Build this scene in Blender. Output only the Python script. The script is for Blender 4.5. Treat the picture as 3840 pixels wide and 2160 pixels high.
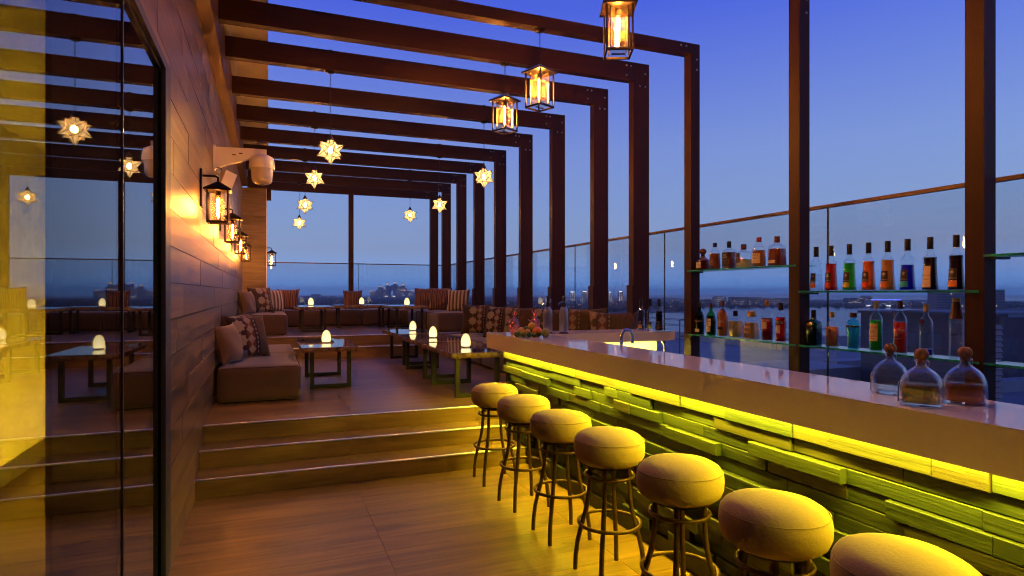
import bpy, math, random
from mathutils import Vector, Matrix
RN = random.Random(11)
PI = math.pi
for _o in list(bpy.data.objects):
    bpy.data.objects.remove(_o, do_unlink=True)
SC = bpy.context.scene
COL = SC.collection

# ------------------------------------------------------------------ camera
FPX, CXP, HYP = 2296.0, 1920.0, 1098.0          # focal length / principal x / horizon, in photo pixels
TH = math.atan(912.0 / FPX)                      # yaw of the view to the right of the wall direction
CT, ST = math.cos(TH), math.sin(TH)
EYE = 1.5
cam_d = bpy.data.cameras.new('camera')
cam = bpy.data.objects.new('camera', cam_d)
COL.objects.link(cam)
cam.location = (0, 0, EYE)
cam.rotation_euler = (PI / 2, 0, -TH)
cam_d.sensor_width = 36
cam_d.lens = 36 * FPX / 3840
cam_d.shift_y = (HYP - 1080) / 3840
cam_d.clip_start = 0.02
cam_d.clip_end = 30000
SC.camera = cam

# ------------------------------------------------------------------ sky, sun, exposure
W = bpy.data.worlds.new('World')
SC.world = W
W.use_nodes = True
wn = W.node_tree.nodes
wl = W.node_tree.links
wn.clear()
SUN_EL, SUN_AZ = math.radians(0.5), math.radians(-80)   # sun on the horizon behind the building on the left
sky = wn.new('ShaderNodeTexSky')
sky.sky_type = 'NISHITA'
sky.sun_disc = False
sky.sun_elevation = SUN_EL
sky.sun_rotation = SUN_AZ
sky.altitude = 60
sky.air_density = 1.0
sky.dust_density = 1.0
sky.ozone_density = 2.5
tint = wn.new('ShaderNodeMix')
tint.data_type = 'RGBA'
tint.blend_type = 'MULTIPLY'
tint.inputs[0].default_value = 1.0
tint.inputs[7].default_value = (0.30, 0.42, 0.24, 1)
bg = wn.new('ShaderNodeBackground')
bg.inputs[1].default_value = 0.15
wo = wn.new('ShaderNodeOutputWorld')
wl.new(sky.outputs[0], tint.inputs[6])
# blue twilight glow from the whole sky, by height above the horizon
geo_w = wn.new('ShaderNodeTexCoord')
sep_w = wn.new('ShaderNodeSeparateXYZ')
wl.new(geo_w.outputs['Generated'], sep_w.inputs[0])
glow = wn.new('ShaderNodeValToRGB')
ge_ = glow.color_ramp.elements
ge_.new(.42)
ge_.new(.07)
ge_.new(.22)
for i_, (p_, c_) in enumerate(((0.0, (.24, .68, 1.60, 1)), (.07, (.29, .39, .88, 1)), (.22, (.26, .32, 1.0, 1)), (.42, (.08, .10, 1.10, 1)), (1.0, (.06, .08, .75, 1)))):
    ge_[i_].position = p_
    ge_[i_].color = c_
wl.new(sep_w.outputs[2], glow.inputs[0])
addw = wn.new('ShaderNodeMix')
addw.data_type = 'RGBA'
addw.blend_type = 'ADD'
addw.inputs[0].default_value = 1.0
wl.new(tint.outputs[2], addw.inputs[6])
wl.new(glow.outputs[0], addw.inputs[7])
wl.new(addw.outputs[2], bg.inputs[0])
wl.new(bg.outputs[0], wo.inputs[0])
sun_d = bpy.data.lights.new('sun', 'SUN')
sun_d.energy = 0.02
sun_d.angle = math.radians(12)
sun_d.color = (1.0, 0.85, 0.72)
sun = bpy.data.objects.new('sun', sun_d)
COL.objects.link(sun)
sv = Vector((math.sin(SUN_AZ) * math.cos(SUN_EL), math.cos(SUN_AZ) * math.cos(SUN_EL), math.sin(SUN_EL)))
sun.rotation_euler = sv.to_track_quat('Z', 'Y').to_euler()
sun.location = (0, 0, 30)
vs = SC.view_settings
vs.view_transform = 'Standard'
vs.look = 'None'
vs.exposure = 2.0
vs.gamma = 1.0
vs.use_curve_mapping = False
cy = SC.cycles
cy.max_bounces = 9
cy.diffuse_bounces = 3
cy.glossy_bounces = 5
cy.transmission_bounces = 8
cy.transparent_max_bounces = 24
cy.volume_bounces = 0
cy.caustics_reflective = False
cy.caustics_refractive = False
cy.sample_clamp_indirect = 4.0
cy.sample_clamp_direct = 0.0
cy.use_adaptive_sampling = True
cy.adaptive_threshold = 0.03
cy.time_limit = 1100
cy.use_denoising = True
cy.blur_glossy = 0.1
cy.filter_width = 1.1

# ------------------------------------------------------------------ pixels to positions
def ray(x, y):
    a = (x - CXP) / FPX
    return Vector((a * CT + ST, CT - a * ST, (HYP - y) / FPX))
def onX(x, y, X):
    r = ray(x, y); p = r * (X / r.x); p.z += EYE; return p
def onY(x, y, Y):
    r = ray(x, y); p = r * (Y / r.y); p.z += EYE; return p
def onZ(x, y, Z):
    r = ray(x, y); p = r * ((Z - EYE) / r.z); p.z += EYE; return p
def atD(x, y, d):
    p = ray(x, y) * d; p.z += EYE; return p
def z6(x, y): return 700 + x / 2.0608, 1000 + y / 2.0608
def zb(x, y): return 2500 + x / 1.9224, 800 + y / 1.9224
def z8(x, y): return 1820 + x / 3.22, 1080 + y / 3.22

# ------------------------------------------------------------------ mesh building
class MB:
    def __init__(self):
        self.v = []; self.f = []; self.s = []
    def add(self, vs, fs, smooth=False):
        n = len(self.v)
        self.v += [tuple(p) for p in vs]
        self.f += [tuple(n + i for i in f) for f in fs]
        self.s += [smooth] * len(fs)
        return self
    def box(self, x0, x1, y0, y1, z0, z1, M=None):
        p = [(x0, y0, z0), (x1, y0, z0), (x1, y1, z0), (x0, y1, z0), (x0, y0, z1), (x1, y0, z1), (x1, y1, z1), (x0, y1, z1)]
        if M is not None: p = [M @ Vector(q) for q in p]
        return self.add(p, [(0, 3, 2, 1), (4, 5, 6, 7), (0, 1, 5, 4), (1, 2, 6, 5), (2, 3, 7, 6), (3, 0, 4, 7)])
    def tube(self, path, r, n=8, closed=False, caps=True, smooth=True):
        path = [Vector(p) for p in path]; m = len(path)
        rs = r if isinstance(r, (list, tuple)) else [r] * m
        up = None; rings = []
        for i, p in enumerate(path):
            a = path[(i - 1) % m] if (closed or i > 0) else p
            b = path[(i + 1) % m] if (closed or i < m - 1) else p
            t = (b - a).normalized()
            if up is None:
                up = Vector((0, 0, 1)) if abs(t.z) < .9 else Vector((1, 0, 0))
            u = (up - t * up.dot(t)).normalized(); w = t.cross(u); up = u
            rings.append([p + (u * math.cos(2 * PI * k / n) + w * math.sin(2 * PI * k / n)) * rs[i] for k in range(n)])
        vs = [q for g in rings for q in g]; fs = []
        for i in range(m if closed else m - 1):
            j = (i + 1) % m
            for k in range(n):
                fs.append((i * n + k, i * n + (k + 1) % n, j * n + (k + 1) % n, j * n + k))
        self.add(vs, fs, smooth)
        if caps and not closed:
            self.add(rings[0], [tuple(reversed(range(n)))]); self.add(rings[-1], [tuple(range(n))])
        return self
    def lathe(self, prof, n=20, c=(0, 0, 0), p=2.0, sy=1.0, capb=True, capt=True, smooth=True, M=None):
        # prof: (radius, z); p: cross-section exponent (2 circle, >4 rounded square)
        vs = []
        for r, z in prof:
            for k in range(n):
                a = 2 * PI * k / n
                ca, sa = math.cos(a), math.sin(a)
                q = (abs(ca) ** p + abs(sa) ** p) ** (-1.0 / p)
                P = Vector((c[0] + r * q * ca, c[1] + r * q * sa * sy, c[2] + z))
                vs.append(M @ P if M is not None else P)
        fs = []; m = len(prof)
        for i in range(m - 1):
            for k in range(n):
                fs.append((i * n + k, i * n + (k + 1) % n, (i + 1) * n + (k + 1) % n, (i + 1) * n + k))
        self.add(vs, fs, smooth)
        if capb: self.add(vs[:n], [tuple(reversed(range(n)))])
        if capt: self.add(vs[-n:], [tuple(range(n))])
        return self
    def rbox(self, x0, x1, y0, y1, z0, z1, r=.03, puff=.012, n=10):
        # soft upholstered block: superellipsoid-ish grid box
        cx, cy_, cz = (x0 + x1) / 2, (y0 + y1) / 2, (z0 + z1) / 2
        hx, hy, hz = (x1 - x0) / 2, (y1 - y0) / 2, (z1 - z0) / 2
        def cl(h):
            a = [-h, -h + r * .35, -h + r]; b = [-(h - r) + 2 * (h - r) * (i + 1) / n for i in range(n - 1)]
            return a + b + [h - r, h - r * .35, h]
        def P(x, y, z):
            ix, iy, iz = max(-hx + r, min(hx - r, x)), max(-hy + r, min(hy - r, y)), max(-hz + r, min(hz - r, z))
            d = Vector((x - ix, y - iy, z - iz)); L = max(abs(d.x), abs(d.y), abs(d.z))
            if d.length > 1e-9: d = d.normalized() * L
            q = Vector((ix, iy, iz)) + d
            fx, fy, fz = 1 - (x / hx) ** 2, 1 - (y / hy) ** 2, 1 - (z / hz) ** 2
            q.z += (1 if z > 0 else 0) * puff * max(0, fx) ** .6 * max(0, fy) ** .6 * (1 if z >= hz - 1e-6 else 0)
            q.x += math.copysign(1, x) * puff * .6 * max(0, fy) ** .6 * max(0, fz) ** .6 * (1 if abs(x) >= hx - 1e-6 else 0)
            q.y += math.copysign(1, y) * puff * .6 * max(0, fx) ** .6 * max(0, fz) ** .6 * (1 if abs(y) >= hy - 1e-6 else 0)
            w_ = .0035 * math.sin(9 * q.x + 5 * q.y + cx * 31) * math.cos(7 * q.y - 4 * q.z + cy_ * 17)
            return q + Vector((cx + w_, cy_ + w_, cz + w_ * (1 if z > 0 else 0)))
        A, B, Cc = cl(hx), cl(hy), cl(hz)
        def grid(us, vs_, fn, flip):
            V = [fn(u, v) for v in vs_ for u in us]; nu = len(us); F_ = []
            for j in range(len(vs_) - 1):
                for i in range(nu - 1):
                    q = (j * nu + i, j * nu + i + 1, (j + 1) * nu + i + 1, (j + 1) * nu + i)
                    F_.append(tuple(reversed(q)) if flip else q)
            self.add(V, F_, True)
        grid(A, B, lambda u, v: P(u, v, hz), False); grid(A, B, lambda u, v: P(u, v, -hz), True)
        grid(A, Cc, lambda u, v: P(u, -hy, v), False); grid(A, Cc, lambda u, v: P(u, hy, v), True)
        grid(B, Cc, lambda u, v: P(hx, u, v), False); grid(B, Cc, lambda u, v: P(-hx, u, v), True)
        return self
    def mesh(self, name):
        me = bpy.data.meshes.new(name)
        me.from_pydata(self.v, [], self.f)
        me.polygons.foreach_set('use_smooth', self.s)
        me.update()
        return me

def link(name, me, mat, parent=None, loc=(0, 0, 0), rot=None):
    o = bpy.data.objects.new(name, me)
    COL.objects.link(o)
    if mat is not None and not me.materials: me.materials.append(mat)
    if parent is not None: o.parent = parent
    o.location = loc
    if rot is not None: o.rotation_euler = rot
    return o
def obj(name, mb, mat, parent=None, loc=(0, 0, 0), rot=None):
    return link(name, mb.mesh(name), mat, parent, loc, rot)
def origin(mb, o):
    mb.v = [(a - o[0], b - o[1], c - o[2]) for a, b, c in mb.v]
    return mb
def part(name, mb, mat, parent):
    """geometry given in world coordinates, parent chain unrotated"""
    off = Vector((0, 0, 0)); p = parent
    while p is not None:
        off += Vector(p.location); p = p.parent
    return obj(name, origin(mb, off), mat, parent)
def tag(o, label, cat, group=None):
    o['label'] = label; o['category'] = cat
    if group: o['group'] = group
    return o
def thing(name, label, cat, loc=(0, 0, 0), group=None, rz=0):
    o = bpy.data.objects.new(name, None); COL.objects.link(o)
    o.empty_display_size = .1
    o.location = loc; o.rotation_euler = (0, 0, rz)
    return tag(o, label, cat, group)
def copytree(o, parent=None):
    c = o.copy(); COL.objects.link(c); c.parent = parent
    for ch in list(o.children): copytree(ch, c)
    return c
def struct(name, mb=None, mat=None, loc=(0, 0, 0)):
    if mb is None:
        o = bpy.data.objects.new(name, None); COL.objects.link(o); o.location = loc
    else:
        o = obj(name, mb, mat)
    o['kind'] = 'structure'
    return o

# ------------------------------------------------------------------ materials
def mat_new(name):
    m = bpy.data.materials.new(name); m.use_nodes = True
    nt = m.node_tree; nt.nodes.clear()
    out = nt.nodes.new('ShaderNodeOutputMaterial')
    return m, nt, out
def N(nt, t, **kw):
    n = nt.nodes.new(t)
    for k, v in kw.items():
        if k.startswith('i_'):
            key = k[2:]; key = int(key) if key.isdigit() else key.replace('_', ' ')
            n.inputs[key].default_value = v
        else: setattr(n, k, v)
    return n
def c4(c): return (c[0], c[1], c[2], 1)
def mathn(nt, op, a, b=None, clamp=False):
    n = N(nt, 'ShaderNodeMath', operation=op, use_clamp=clamp)
    for i, q in enumerate((a, b)):
        if q is None: continue
        if isinstance(q, (int, float)): n.inputs[i].default_value = q
        else: nt.links.new(q, n.inputs[i])
    return n.outputs[0]
def mixc(nt, fac, a, b, mode='MIX'):
    n = N(nt, 'ShaderNodeMix', data_type='RGBA', blend_type=mode)
    for i, q in ((0, fac), (6, a), (7, b)):
        if isinstance(q, (int, float)): n.inputs[i].default_value = q
        elif isinstance(q, tuple): n.inputs[i].default_value = c4(q)
        else: nt.links.new(q, n.inputs[i])
    return n.outputs[2]
def coords(nt, scale=(1, 1, 1), rnd=True, world=False):
    L = nt.links
    if world:
        src = N(nt, 'ShaderNodeNewGeometry').outputs['Position']
    else:
        src = N(nt, 'ShaderNodeTexCoord').outputs['Object']
    if rnd:
        oi = N(nt, 'ShaderNodeObjectInfo')
        mul = N(nt, 'ShaderNodeVectorMath', operation='SCALE'); mul.inputs[0].default_value = (37.1, 51.7, 23.3)
        L.new(oi.outputs['Random'], mul.inputs[3])
        ad = N(nt, 'ShaderNodeVectorMath', operation='ADD'); L.new(src, ad.inputs[0]); L.new(mul.outputs[0], ad.inputs[1]); src = ad.outputs[0]
    mp = N(nt, 'ShaderNodeVectorMath', operation='MULTIPLY'); mp.inputs[1].default_value = scale
    L.new(src, mp.inputs[0])
    return mp.outputs[0]
def noise(nt, vec, scale=1, detail=4, rough=.55, dist=0):
    n = N(nt, 'ShaderNodeTexNoise'); n.inputs['Scale'].default_value = scale; n.inputs['Detail'].default_value = detail
    n.inputs['Roughness'].default_value = rough; n.inputs['Distortion'].default_value = dist
    nt.links.new(vec, n.inputs['Vector']); return n.outputs['Fac']
def ramp(nt, fac, stops):
    r = N(nt, 'ShaderNodeValToRGB'); e = r.color_ramp.elements
    while len(e) < len(stops): e.new(.5)
    for i, (p, c) in enumerate(stops): e[i].position = p; e[i].color = c4(c) if not isinstance(c, float) else (c, c, c, 1)
    nt.links.new(fac, r.inputs[0]); return r.outputs[0]
def bump(nt, h, strength=.2, dist=.01):
    b = N(nt, 'ShaderNodeBump'); b.inputs['Strength'].default_value = strength; b.inputs['Distance'].default_value = dist
    nt.links.new(h, b.inputs['Height']); return b.outputs[0]
def princ(nt, out, color, rough=.5, metal=0.0, spec=.5, normal=None, coat=0.0, coat_rough=.05, trans=0.0, ior=1.5, sheen=0.0):
    p = N(nt, 'ShaderNodeBsdfPrincipled')
    for key, q in (('Base Color', color), ('Roughness', rough)):
        if isinstance(q, tuple): p.inputs[key].default_value = c4(q)
        elif isinstance(q, (int, float)): p.inputs[key].default_value = q
        else: nt.links.new(q, p.inputs[key])
    p.inputs['Metallic'].default_value = metal; p.inputs['Specular IOR Level'].default_value = spec
    p.inputs['Coat Weight'].default_value = coat; p.inputs['Coat Roughness'].default_value = coat_rough
    p.inputs['Transmission Weight'].default_value = trans; p.inputs['IOR'].default_value = ior
    p.inputs['Sheen Weight'].default_value = sheen
    if normal is not None: nt.links.new(normal, p.inputs['Normal'])
    nt.links.new(p.outputs[0], out.inputs[0]); return p
def plain(name, col, rough=.5, metal=0.0, var=.18, nscale=9.0, bmp=.05, spec=.5, coat=0.0, sheen=0.0):
    m, nt, out = mat_new(name)
    f = noise(nt, coords(nt), nscale, 5, .6)
    c = ramp(nt, f, [(.25, tuple(x * (1 - var) for x in col)), (.75, tuple(min(1, x * (1 + var)) for x in col))])
    rs = min(.08, rough * .35)
    rr = ramp(nt, f, [(.2, max(.02, rough - rs)), (.8, min(1.0, rough + rs))])
    princ(nt, out, c, rr, metal, spec, bump(nt, f, bmp, .01) if bmp else None, coat, sheen=sheen)
    return m
def wood(name, dark, light, along=0, rough=.35, grain=16.0, length=1.1, tone=.3, bmp=.12, coat=0.0, spec=.5, knots=True, tight=.20):
    """long-grained timber / timber-print tile; along = grain axis"""
    m, nt, out = mat_new(name)
    sc = [grain, grain, grain]; sc[along] = length
    v = coords(nt, tuple(sc))
    f1 = noise(nt, v, 1.0, 6, .62, .6)
    sc2 = [x * 5 for x in sc]; sc2[along] = length * 2
    f2 = noise(nt, coords(nt, tuple(sc2)), 1.0, 3, .6)
    f = mathn(nt, 'ADD', mathn(nt, 'MULTIPLY', f1, .75), mathn(nt, 'MULTIPLY', f2, .25))
    mid = tuple((a + b) / 2 for a, b in zip(dark, light))
    c = ramp(nt, f, [(.48 - tight, dark), (.48, mid), (.48 + tight, light)])
    if knots:
        s3 = [4.5, 4.5, 4.5]; s3[along] = 1.3
        k = noise(nt, coords(nt, tuple(s3)), 1.0, 3, .6, 1.2)
        kk = ramp(nt, k, [(.60, 0.0), (.74, 1.0)])
        c = mixc(nt, mathn(nt, 'MULTIPLY', kk, .55), c, tuple(x * .45 for x in dark))
    oi = N(nt, 'ShaderNodeObjectInfo')
    tr = mathn(nt, 'ADD', mathn(nt, 'MULTIPLY', oi.outputs['Random'], tone), 1 - tone / 2)
    hs = N(nt, 'ShaderNodeHueSaturation'); nt.links.new(tr, hs.inputs['Value']); nt.links.new(c, hs.inputs['Color'])
    rr = ramp(nt, f, [(.2, max(.05, rough - .1)), (.8, min(1.0, rough + .12))])
    princ(nt, out, hs.outputs[0], rr, 0, spec, bump(nt, f, bmp, .006) if bmp else None, coat)
    return m
def emit(name, col, strength, rim=None):
    m, nt, out = mat_new(name)
    e = N(nt, 'ShaderNodeEmission'); e.inputs[0].default_value = c4(col); e.inputs[1].default_value = strength
    nt.links.new(e.outputs[0], out.inputs[0]); return m
def thin_glass(name, tint=(.93, .97, .97), ior=1.45, rough=.0, refl=(1, 1, 1), dirt=0.0, smoke=0.0, pw=5.0):
    m, nt, out = mat_new(name)
    t = N(nt, 'ShaderNodeBsdfTransparent'); t.inputs[0].default_value = c4(tint)
    g = N(nt, 'ShaderNodeBsdfGlossy'); g.inputs[0].default_value = c4(refl); g.inputs[1].default_value = rough
    fr = N(nt, 'ShaderNodeFresnel'); fr.inputs[0].default_value = ior
    geo = N(nt, 'ShaderNodeNewGeometry')
    fr2 = N(nt, 'ShaderNodeFresnel'); fr2.inputs[0].default_value = ior
    mx = N(nt, 'ShaderNodeMixShader')
    # same outward reflectance from both faces: undo the back-face inversion with a layer weight
    lw = N(nt, 'ShaderNodeLayerWeight'); lw.inputs[0].default_value = .5
    fac = mathn(nt, 'POWER', lw.outputs['Facing'], pw)
    f0 = ((ior - 1) / (ior + 1)) ** 2
    fac = mathn(nt, 'ADD', mathn(nt, 'MULTIPLY', fac, 1 - f0), f0)
    nt.links.new(fac, mx.inputs[0]); nt.links.new(t.outputs[0], mx.inputs[1]); nt.links.new(g.outputs[0], mx.inputs[2])
    res = mx.outputs[0]
    if dirt:
        d = N(nt, 'ShaderNodeBsdfDiffuse'); d.inputs[0].default_value = (.8, .8, .8, 1)
        nz = noise(nt, coords(nt, (1, 1, 1)), 2.5, 6, .65)
        m2 = N(nt, 'ShaderNodeMixShader'); nt.links.new(mathn(nt, 'MULTIPLY', nz, dirt), m2.inputs[0])
        nt.links.new(res, m2.inputs[1]); nt.links.new(d.outputs[0], m2.inputs[2]); res = m2.outputs[0]
    if smoke:
        d = N(nt, 'ShaderNodeBsdfTranslucent'); d.inputs[0].default_value = (1.0, .62, .28, 1)
        m3 = N(nt, 'ShaderNodeMixShader'); m3.inputs[0].default_value = smoke
        nt.links.new(res, m3.inputs[1]); nt.links.new(d.outputs[0], m3.inputs[2]); res = m3.outputs[0]
    for n_ in (fr, fr2, geo): nt.nodes.remove(n_)
    nt.links.new(res, out.inputs[0]); return m
def tinted(name, col, gloss=.12, body=0.0, dif=None):
    """coloured liquid: clear tint with a little scattering"""
    dif = dif or col
    m, nt, out = mat_new(name)
    t = N(nt, 'ShaderNodeBsdfTransparent'); t.inputs[0].default_value = c4(col)
    d1 = N(nt, 'ShaderNodeBsdfTranslucent'); d1.inputs[0].default_value = c4(dif)
    d2 = N(nt, 'ShaderNodeBsdfDiffuse'); d2.inputs[0].default_value = c4(dif)
    d = N(nt, 'ShaderNodeMixShader'); d.inputs[0].default_value = .75
    nt.links.new(d1.outputs[0], d.inputs[1]); nt.links.new(d2.outputs[0], d.inputs[2])
    g = N(nt, 'ShaderNodeBsdfGlossy'); g.inputs[1].default_value = .05
    m1 = N(nt, 'ShaderNodeMixShader'); m1.inputs[0].default_value = body
    nt.links.new(t.outputs[0], m1.inputs[1]); nt.links.new(d.outputs[0], m1.inputs[2])
    lw = N(nt, 'ShaderNodeLayerWeight'); fac = mathn(nt, 'MULTIPLY', mathn(nt, 'POWER', lw.outputs['Facing'], 3.0), .5)
    m2 = N(nt, 'ShaderNodeMixShader'); nt.links.new(mathn(nt, 'ADD', fac, .03), m2.inputs[0])
    nt.links.new(m1.outputs[0], m2.inputs[1]); nt.links.new(g.outputs[0], m2.inputs[2])
    nt.links.new(m2.outputs[0], out.inputs[0]); return m
def real_glass(name, col=(1, 1, 1), ior=1.45, rough=0.0):
    m, nt, out = mat_new(name)
    princ(nt, out, col, rough, 0, .5, None, trans=1.0, ior=ior); return m

M = {}
M['floor'] = wood('floor_tile_timber_print', (.066, .030, .0075), (.29, .170, .050), 0, .38, 10, .7, .36, .05, spec=.28)
M['floor_sub'] = plain('grout', (.10, .075, .055), .8)
M['riser'] = wood('riser_tile_timber_print', (.10, .055, .022), (.29, .17, .072), 0, .42, 9, .9, .2, .05)
M['wall'] = wood('wall_tile_timber_print', (.050, .026, .011), (.25, .148, .070), 1, .36, 18, .7, .55, 0, spec=.3, knots=False, tight=.12)
M['wallx'] = wood('return_wall_tile', (.14, .09, .055), (.34, .235, .15), 0, .33, 11, 1.0, .3, .2)
M['wall_core'] = plain('wall_render', (.16, .125, .10), .85)
M['beam'] = wood('stained_beam', (.016, .0042, .0016), (.050, .0135, .0042), 0, .5, 14, .8, .12, .1, knots=False, spec=.25)
M['post'] = wood('stained_post', (.016, .0042, .0016), (.050, .0135, .0042), 2, .5, 14, .8, .12, .1, knots=False, spec=.25)
M['ledger'] = wood('ledger_board', (.050, .013, .0045), (.095, .027, .009), 1, .42, 10, .8, .1, .08, knots=False)
M['bolt'] = plain('bolt_steel', (.45, .42, .4), .35, 1.0, bmp=0)
M['soffit'] = plain('soffit_board', (.62, .54, .42), .7, var=.08)
M['alu'] = plain('aluminium_nosing', (.9, .9, .93), .34, 1.0, var=.05, bmp=0)
M['frame_grey'] = plain('door_frame_grey', (.030, .032, .040), .45, 0, var=.1, bmp=0)
M['frame_dark'] = plain('door_frame_dark', (.018, .018, .022), .4, 0, var=.1, bmp=0)
M['door_glass'] = thin_glass('door_glass', (.62, .60, .50), 1.8)
M['blind'] = plain('dark_panel', (.012, .011, .012), .6)
M['inner_wall'] = plain('interior_plaster', (.62, .55, .40), .8)
M['skirting'] = plain('skirting', (.05, .035, .025), .5)
M['rail_glass'] = thin_glass('balustrade_glass', (.88, .91, .93), 1.5, dirt=.018)
M['rail_cap'] = wood('balustrade_cap', (.09, .040, .018), (.16, .075, .032), 1, .4, 12, .8, .1, .05, knots=False)
M['shelf_edge'] = plain('shelf_edge', (.02, .30, .20), .1)
M['shelf_glass'] = thin_glass('shelf_glass', (.62, .92, .82), 1.5)
M['counter'] = plain('white_quartz_counter', (.84, .81, .78), .05, var=.03, nscale=40, bmp=0, spec=.5)
M['bar_base'] = plain('bar_plinth', (.02, .018, .016), .6)
M['sofa'] = plain('sofa_weave', (.085, .045, .026), .85, var=.12, nscale=60, bmp=.15, sheen=.3)
M['sofa_pipe'] = plain('sofa_piping', (.05, .03, .02), .85)
M['pillow'] = plain('brown_cushion', (.13, .072, .036), .85, var=.12, nscale=60, bmp=.15, sheen=.3)
M['stool'] = plain('stool_wool', (.36, .255, .135), .95, var=.10, nscale=90, bmp=.2, spec=.15)
M['copper_leg'] = plain('bronze_leg', (.085, .042, .022), .5, .7, var=.35, nscale=60, bmp=.3)
M['black_steel'] = plain('black_steel', (.02, .017, .016), .42, .3, bmp=0)
M['table_wood'] = wood('slab_timber', (.05, .025, .012), (.30, .18, .095), 1, .35, 22, 1.6, .3, .12)
M['table_glass'] = thin_glass('table_glass', (.95, .97, .96), 1.6)
M['lantern'] = plain('lantern_bronze', (.022, .013, .009), .38, .6, bmp=0)
M['lantern_glass'] = thin_glass('lantern_glass', (.97, .84, .62), 1.45, smoke=.024)
M['bulb'] = emit('filament_tube', (1.0, .44, .095), 440)
M['bulb_wall'] = emit('filament_tube_wall', (1.0, .38, .07), 250)
M['bulb_glass'] = thin_glass('bulb_glass', (1, .90, .72), 1.4)
M['star_edge'] = plain('star_solder', (.09, .055, .03), .45, .6, bmp=0)
M['star_bulb'] = emit('star_bulb', (1.0, .47, .12), 620)
M['egg'] = None
M['white_plastic'] = plain('white_plastic', (.70, .67, .62), .35, var=.04, bmp=0)
M['dark_plastic'] = plain('dark_plastic', (.03, .028, .03), .3, bmp=0)
M['chrome'] = plain('chrome', (.85, .85, .88), .06, 1.0, var=.02, bmp=0)
M['led'] = emit('led_strip', (1.0, .80, .02), 145)
M['led2'] = emit('led_strip_return', (1.0, .82, .12), 72)
M['bottle_glass'] = thin_glass('bottle_glass', (.97, .99, .99), 1.5, pw=2.4)
M['chain'] = M['lantern']

def egg_mat():
    m, nt, out = mat_new('egg_lamp_glass')
    lw = N(nt, 'ShaderNodeLayerWeight'); lw.inputs[0].default_value = .5
    c = ramp(nt, lw.outputs['Facing'], [(0.0, (1.0, .83, .42)), (1.0, (1.0, .62, .16))])
    e = N(nt, 'ShaderNodeEmission'); nt.links.new(c, e.inputs[0])
    zz = N(nt, 'ShaderNodeSeparateXYZ'); nt.links.new(N(nt, 'ShaderNodeTexCoord').outputs['Object'], zz.inputs[0])
    st = ramp(nt, mathn(nt, 'DIVIDE', zz.outputs[2], .16), [(0.0, 1.0), (1.0, .62)])
    nt.links.new(mathn(nt, 'MULTIPLY', st, .48), e.inputs[1])
    nt.links.new(e.outputs[0], out.inputs[0]); return m
M['egg'] = egg_mat()
def star_mat():
    m, nt, out = mat_new('star_pane')
    e = N(nt, 'ShaderNodeEmission'); e.inputs[0].default_value = (1.0, .66, .25, 1); e.inputs[1].default_value = .46
    nz = noise(nt, coords(nt), 30, 3, .5)
    c = ramp(nt, nz, [(.3, (1.0, .58, .18)), (.7, (1.0, .74, .34))]); nt.links.new(c, e.inputs[0])
    t = N(nt, 'ShaderNodeBsdfTransparent'); t.inputs[0].default_value = (1, .86, .6, 1)
    mx = N(nt, 'ShaderNodeMixShader'); mx.inputs[0].default_value = .45
    nt.links.new(e.outputs[0], mx.inputs[1]); nt.links.new(t.outputs[0], mx.inputs[2])
    nt.links.new(mx.outputs[0], out.inputs[0]); return m
M['star_pane'] = star_mat()
# ================================================================== STRUCTURE
XW = -.496          # face of the long timber wall
XR = 3.9            # outer face of the pergola posts
ZM, ZU = .42, .77   # raised floors
TL, TW = 1.2, .2    # floor tile

def tiled_floor(name, x0, x1, y0, y1, z, joint_x, joint_y, slab_bottom):
    s = struct(name, MB().box(x0 - .2, x1, y0, y1, slab_bottom, z - .014), M['floor_sub'])
    cache = {}
    xs = [x0] + [joint_x + TL * k for k in range(-3, 6) if x0 + .02 < joint_x + TL * k < x1 - .02] + [x1]
    ys = [y0] + [joint_y + TW * k for k in range(-60, 90) if y0 + .02 < joint_y + TW * k < y1 - .02] + [y1]
    for a, b in zip(xs, xs[1:]):
        for c, d in zip(ys, ys[1:]):
            key = (round(b - a, 3), round(d - c, 3))
            if key not in cache:
                g = .0013
                cache[key] = MB().box(-(b - a) / 2 + g, (b - a) / 2 - g, -(d - c) / 2 + g * .6, (d - c) / 2 - g * .6, -.0135, 0).mesh('floor_tile')
            link('floor_tile', cache[key], M['floor'], s, ((a + b) / 2, (c + d) / 2, z))
    return s
lower = tiled_floor('lower_floor', -.5, 2.12, -1.2, 4.97, 0, .632, 3.575, -.35)
back_bar = struct('service_floor', MB().box(2.13, 4.2, -1.2, 5.56, -.35, -.005), plain('service_floor_tile', (.12, .11, .10), .5))
mid = tiled_floor('middle_platform', -.5, 3.7, 5.575, 10.53, ZM, .693, 6.38, -.35)
upper = tiled_floor('upper_platform', -.5, 3.7, 10.845, 14.9, ZU, .70, 11.06, -.35)

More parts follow.
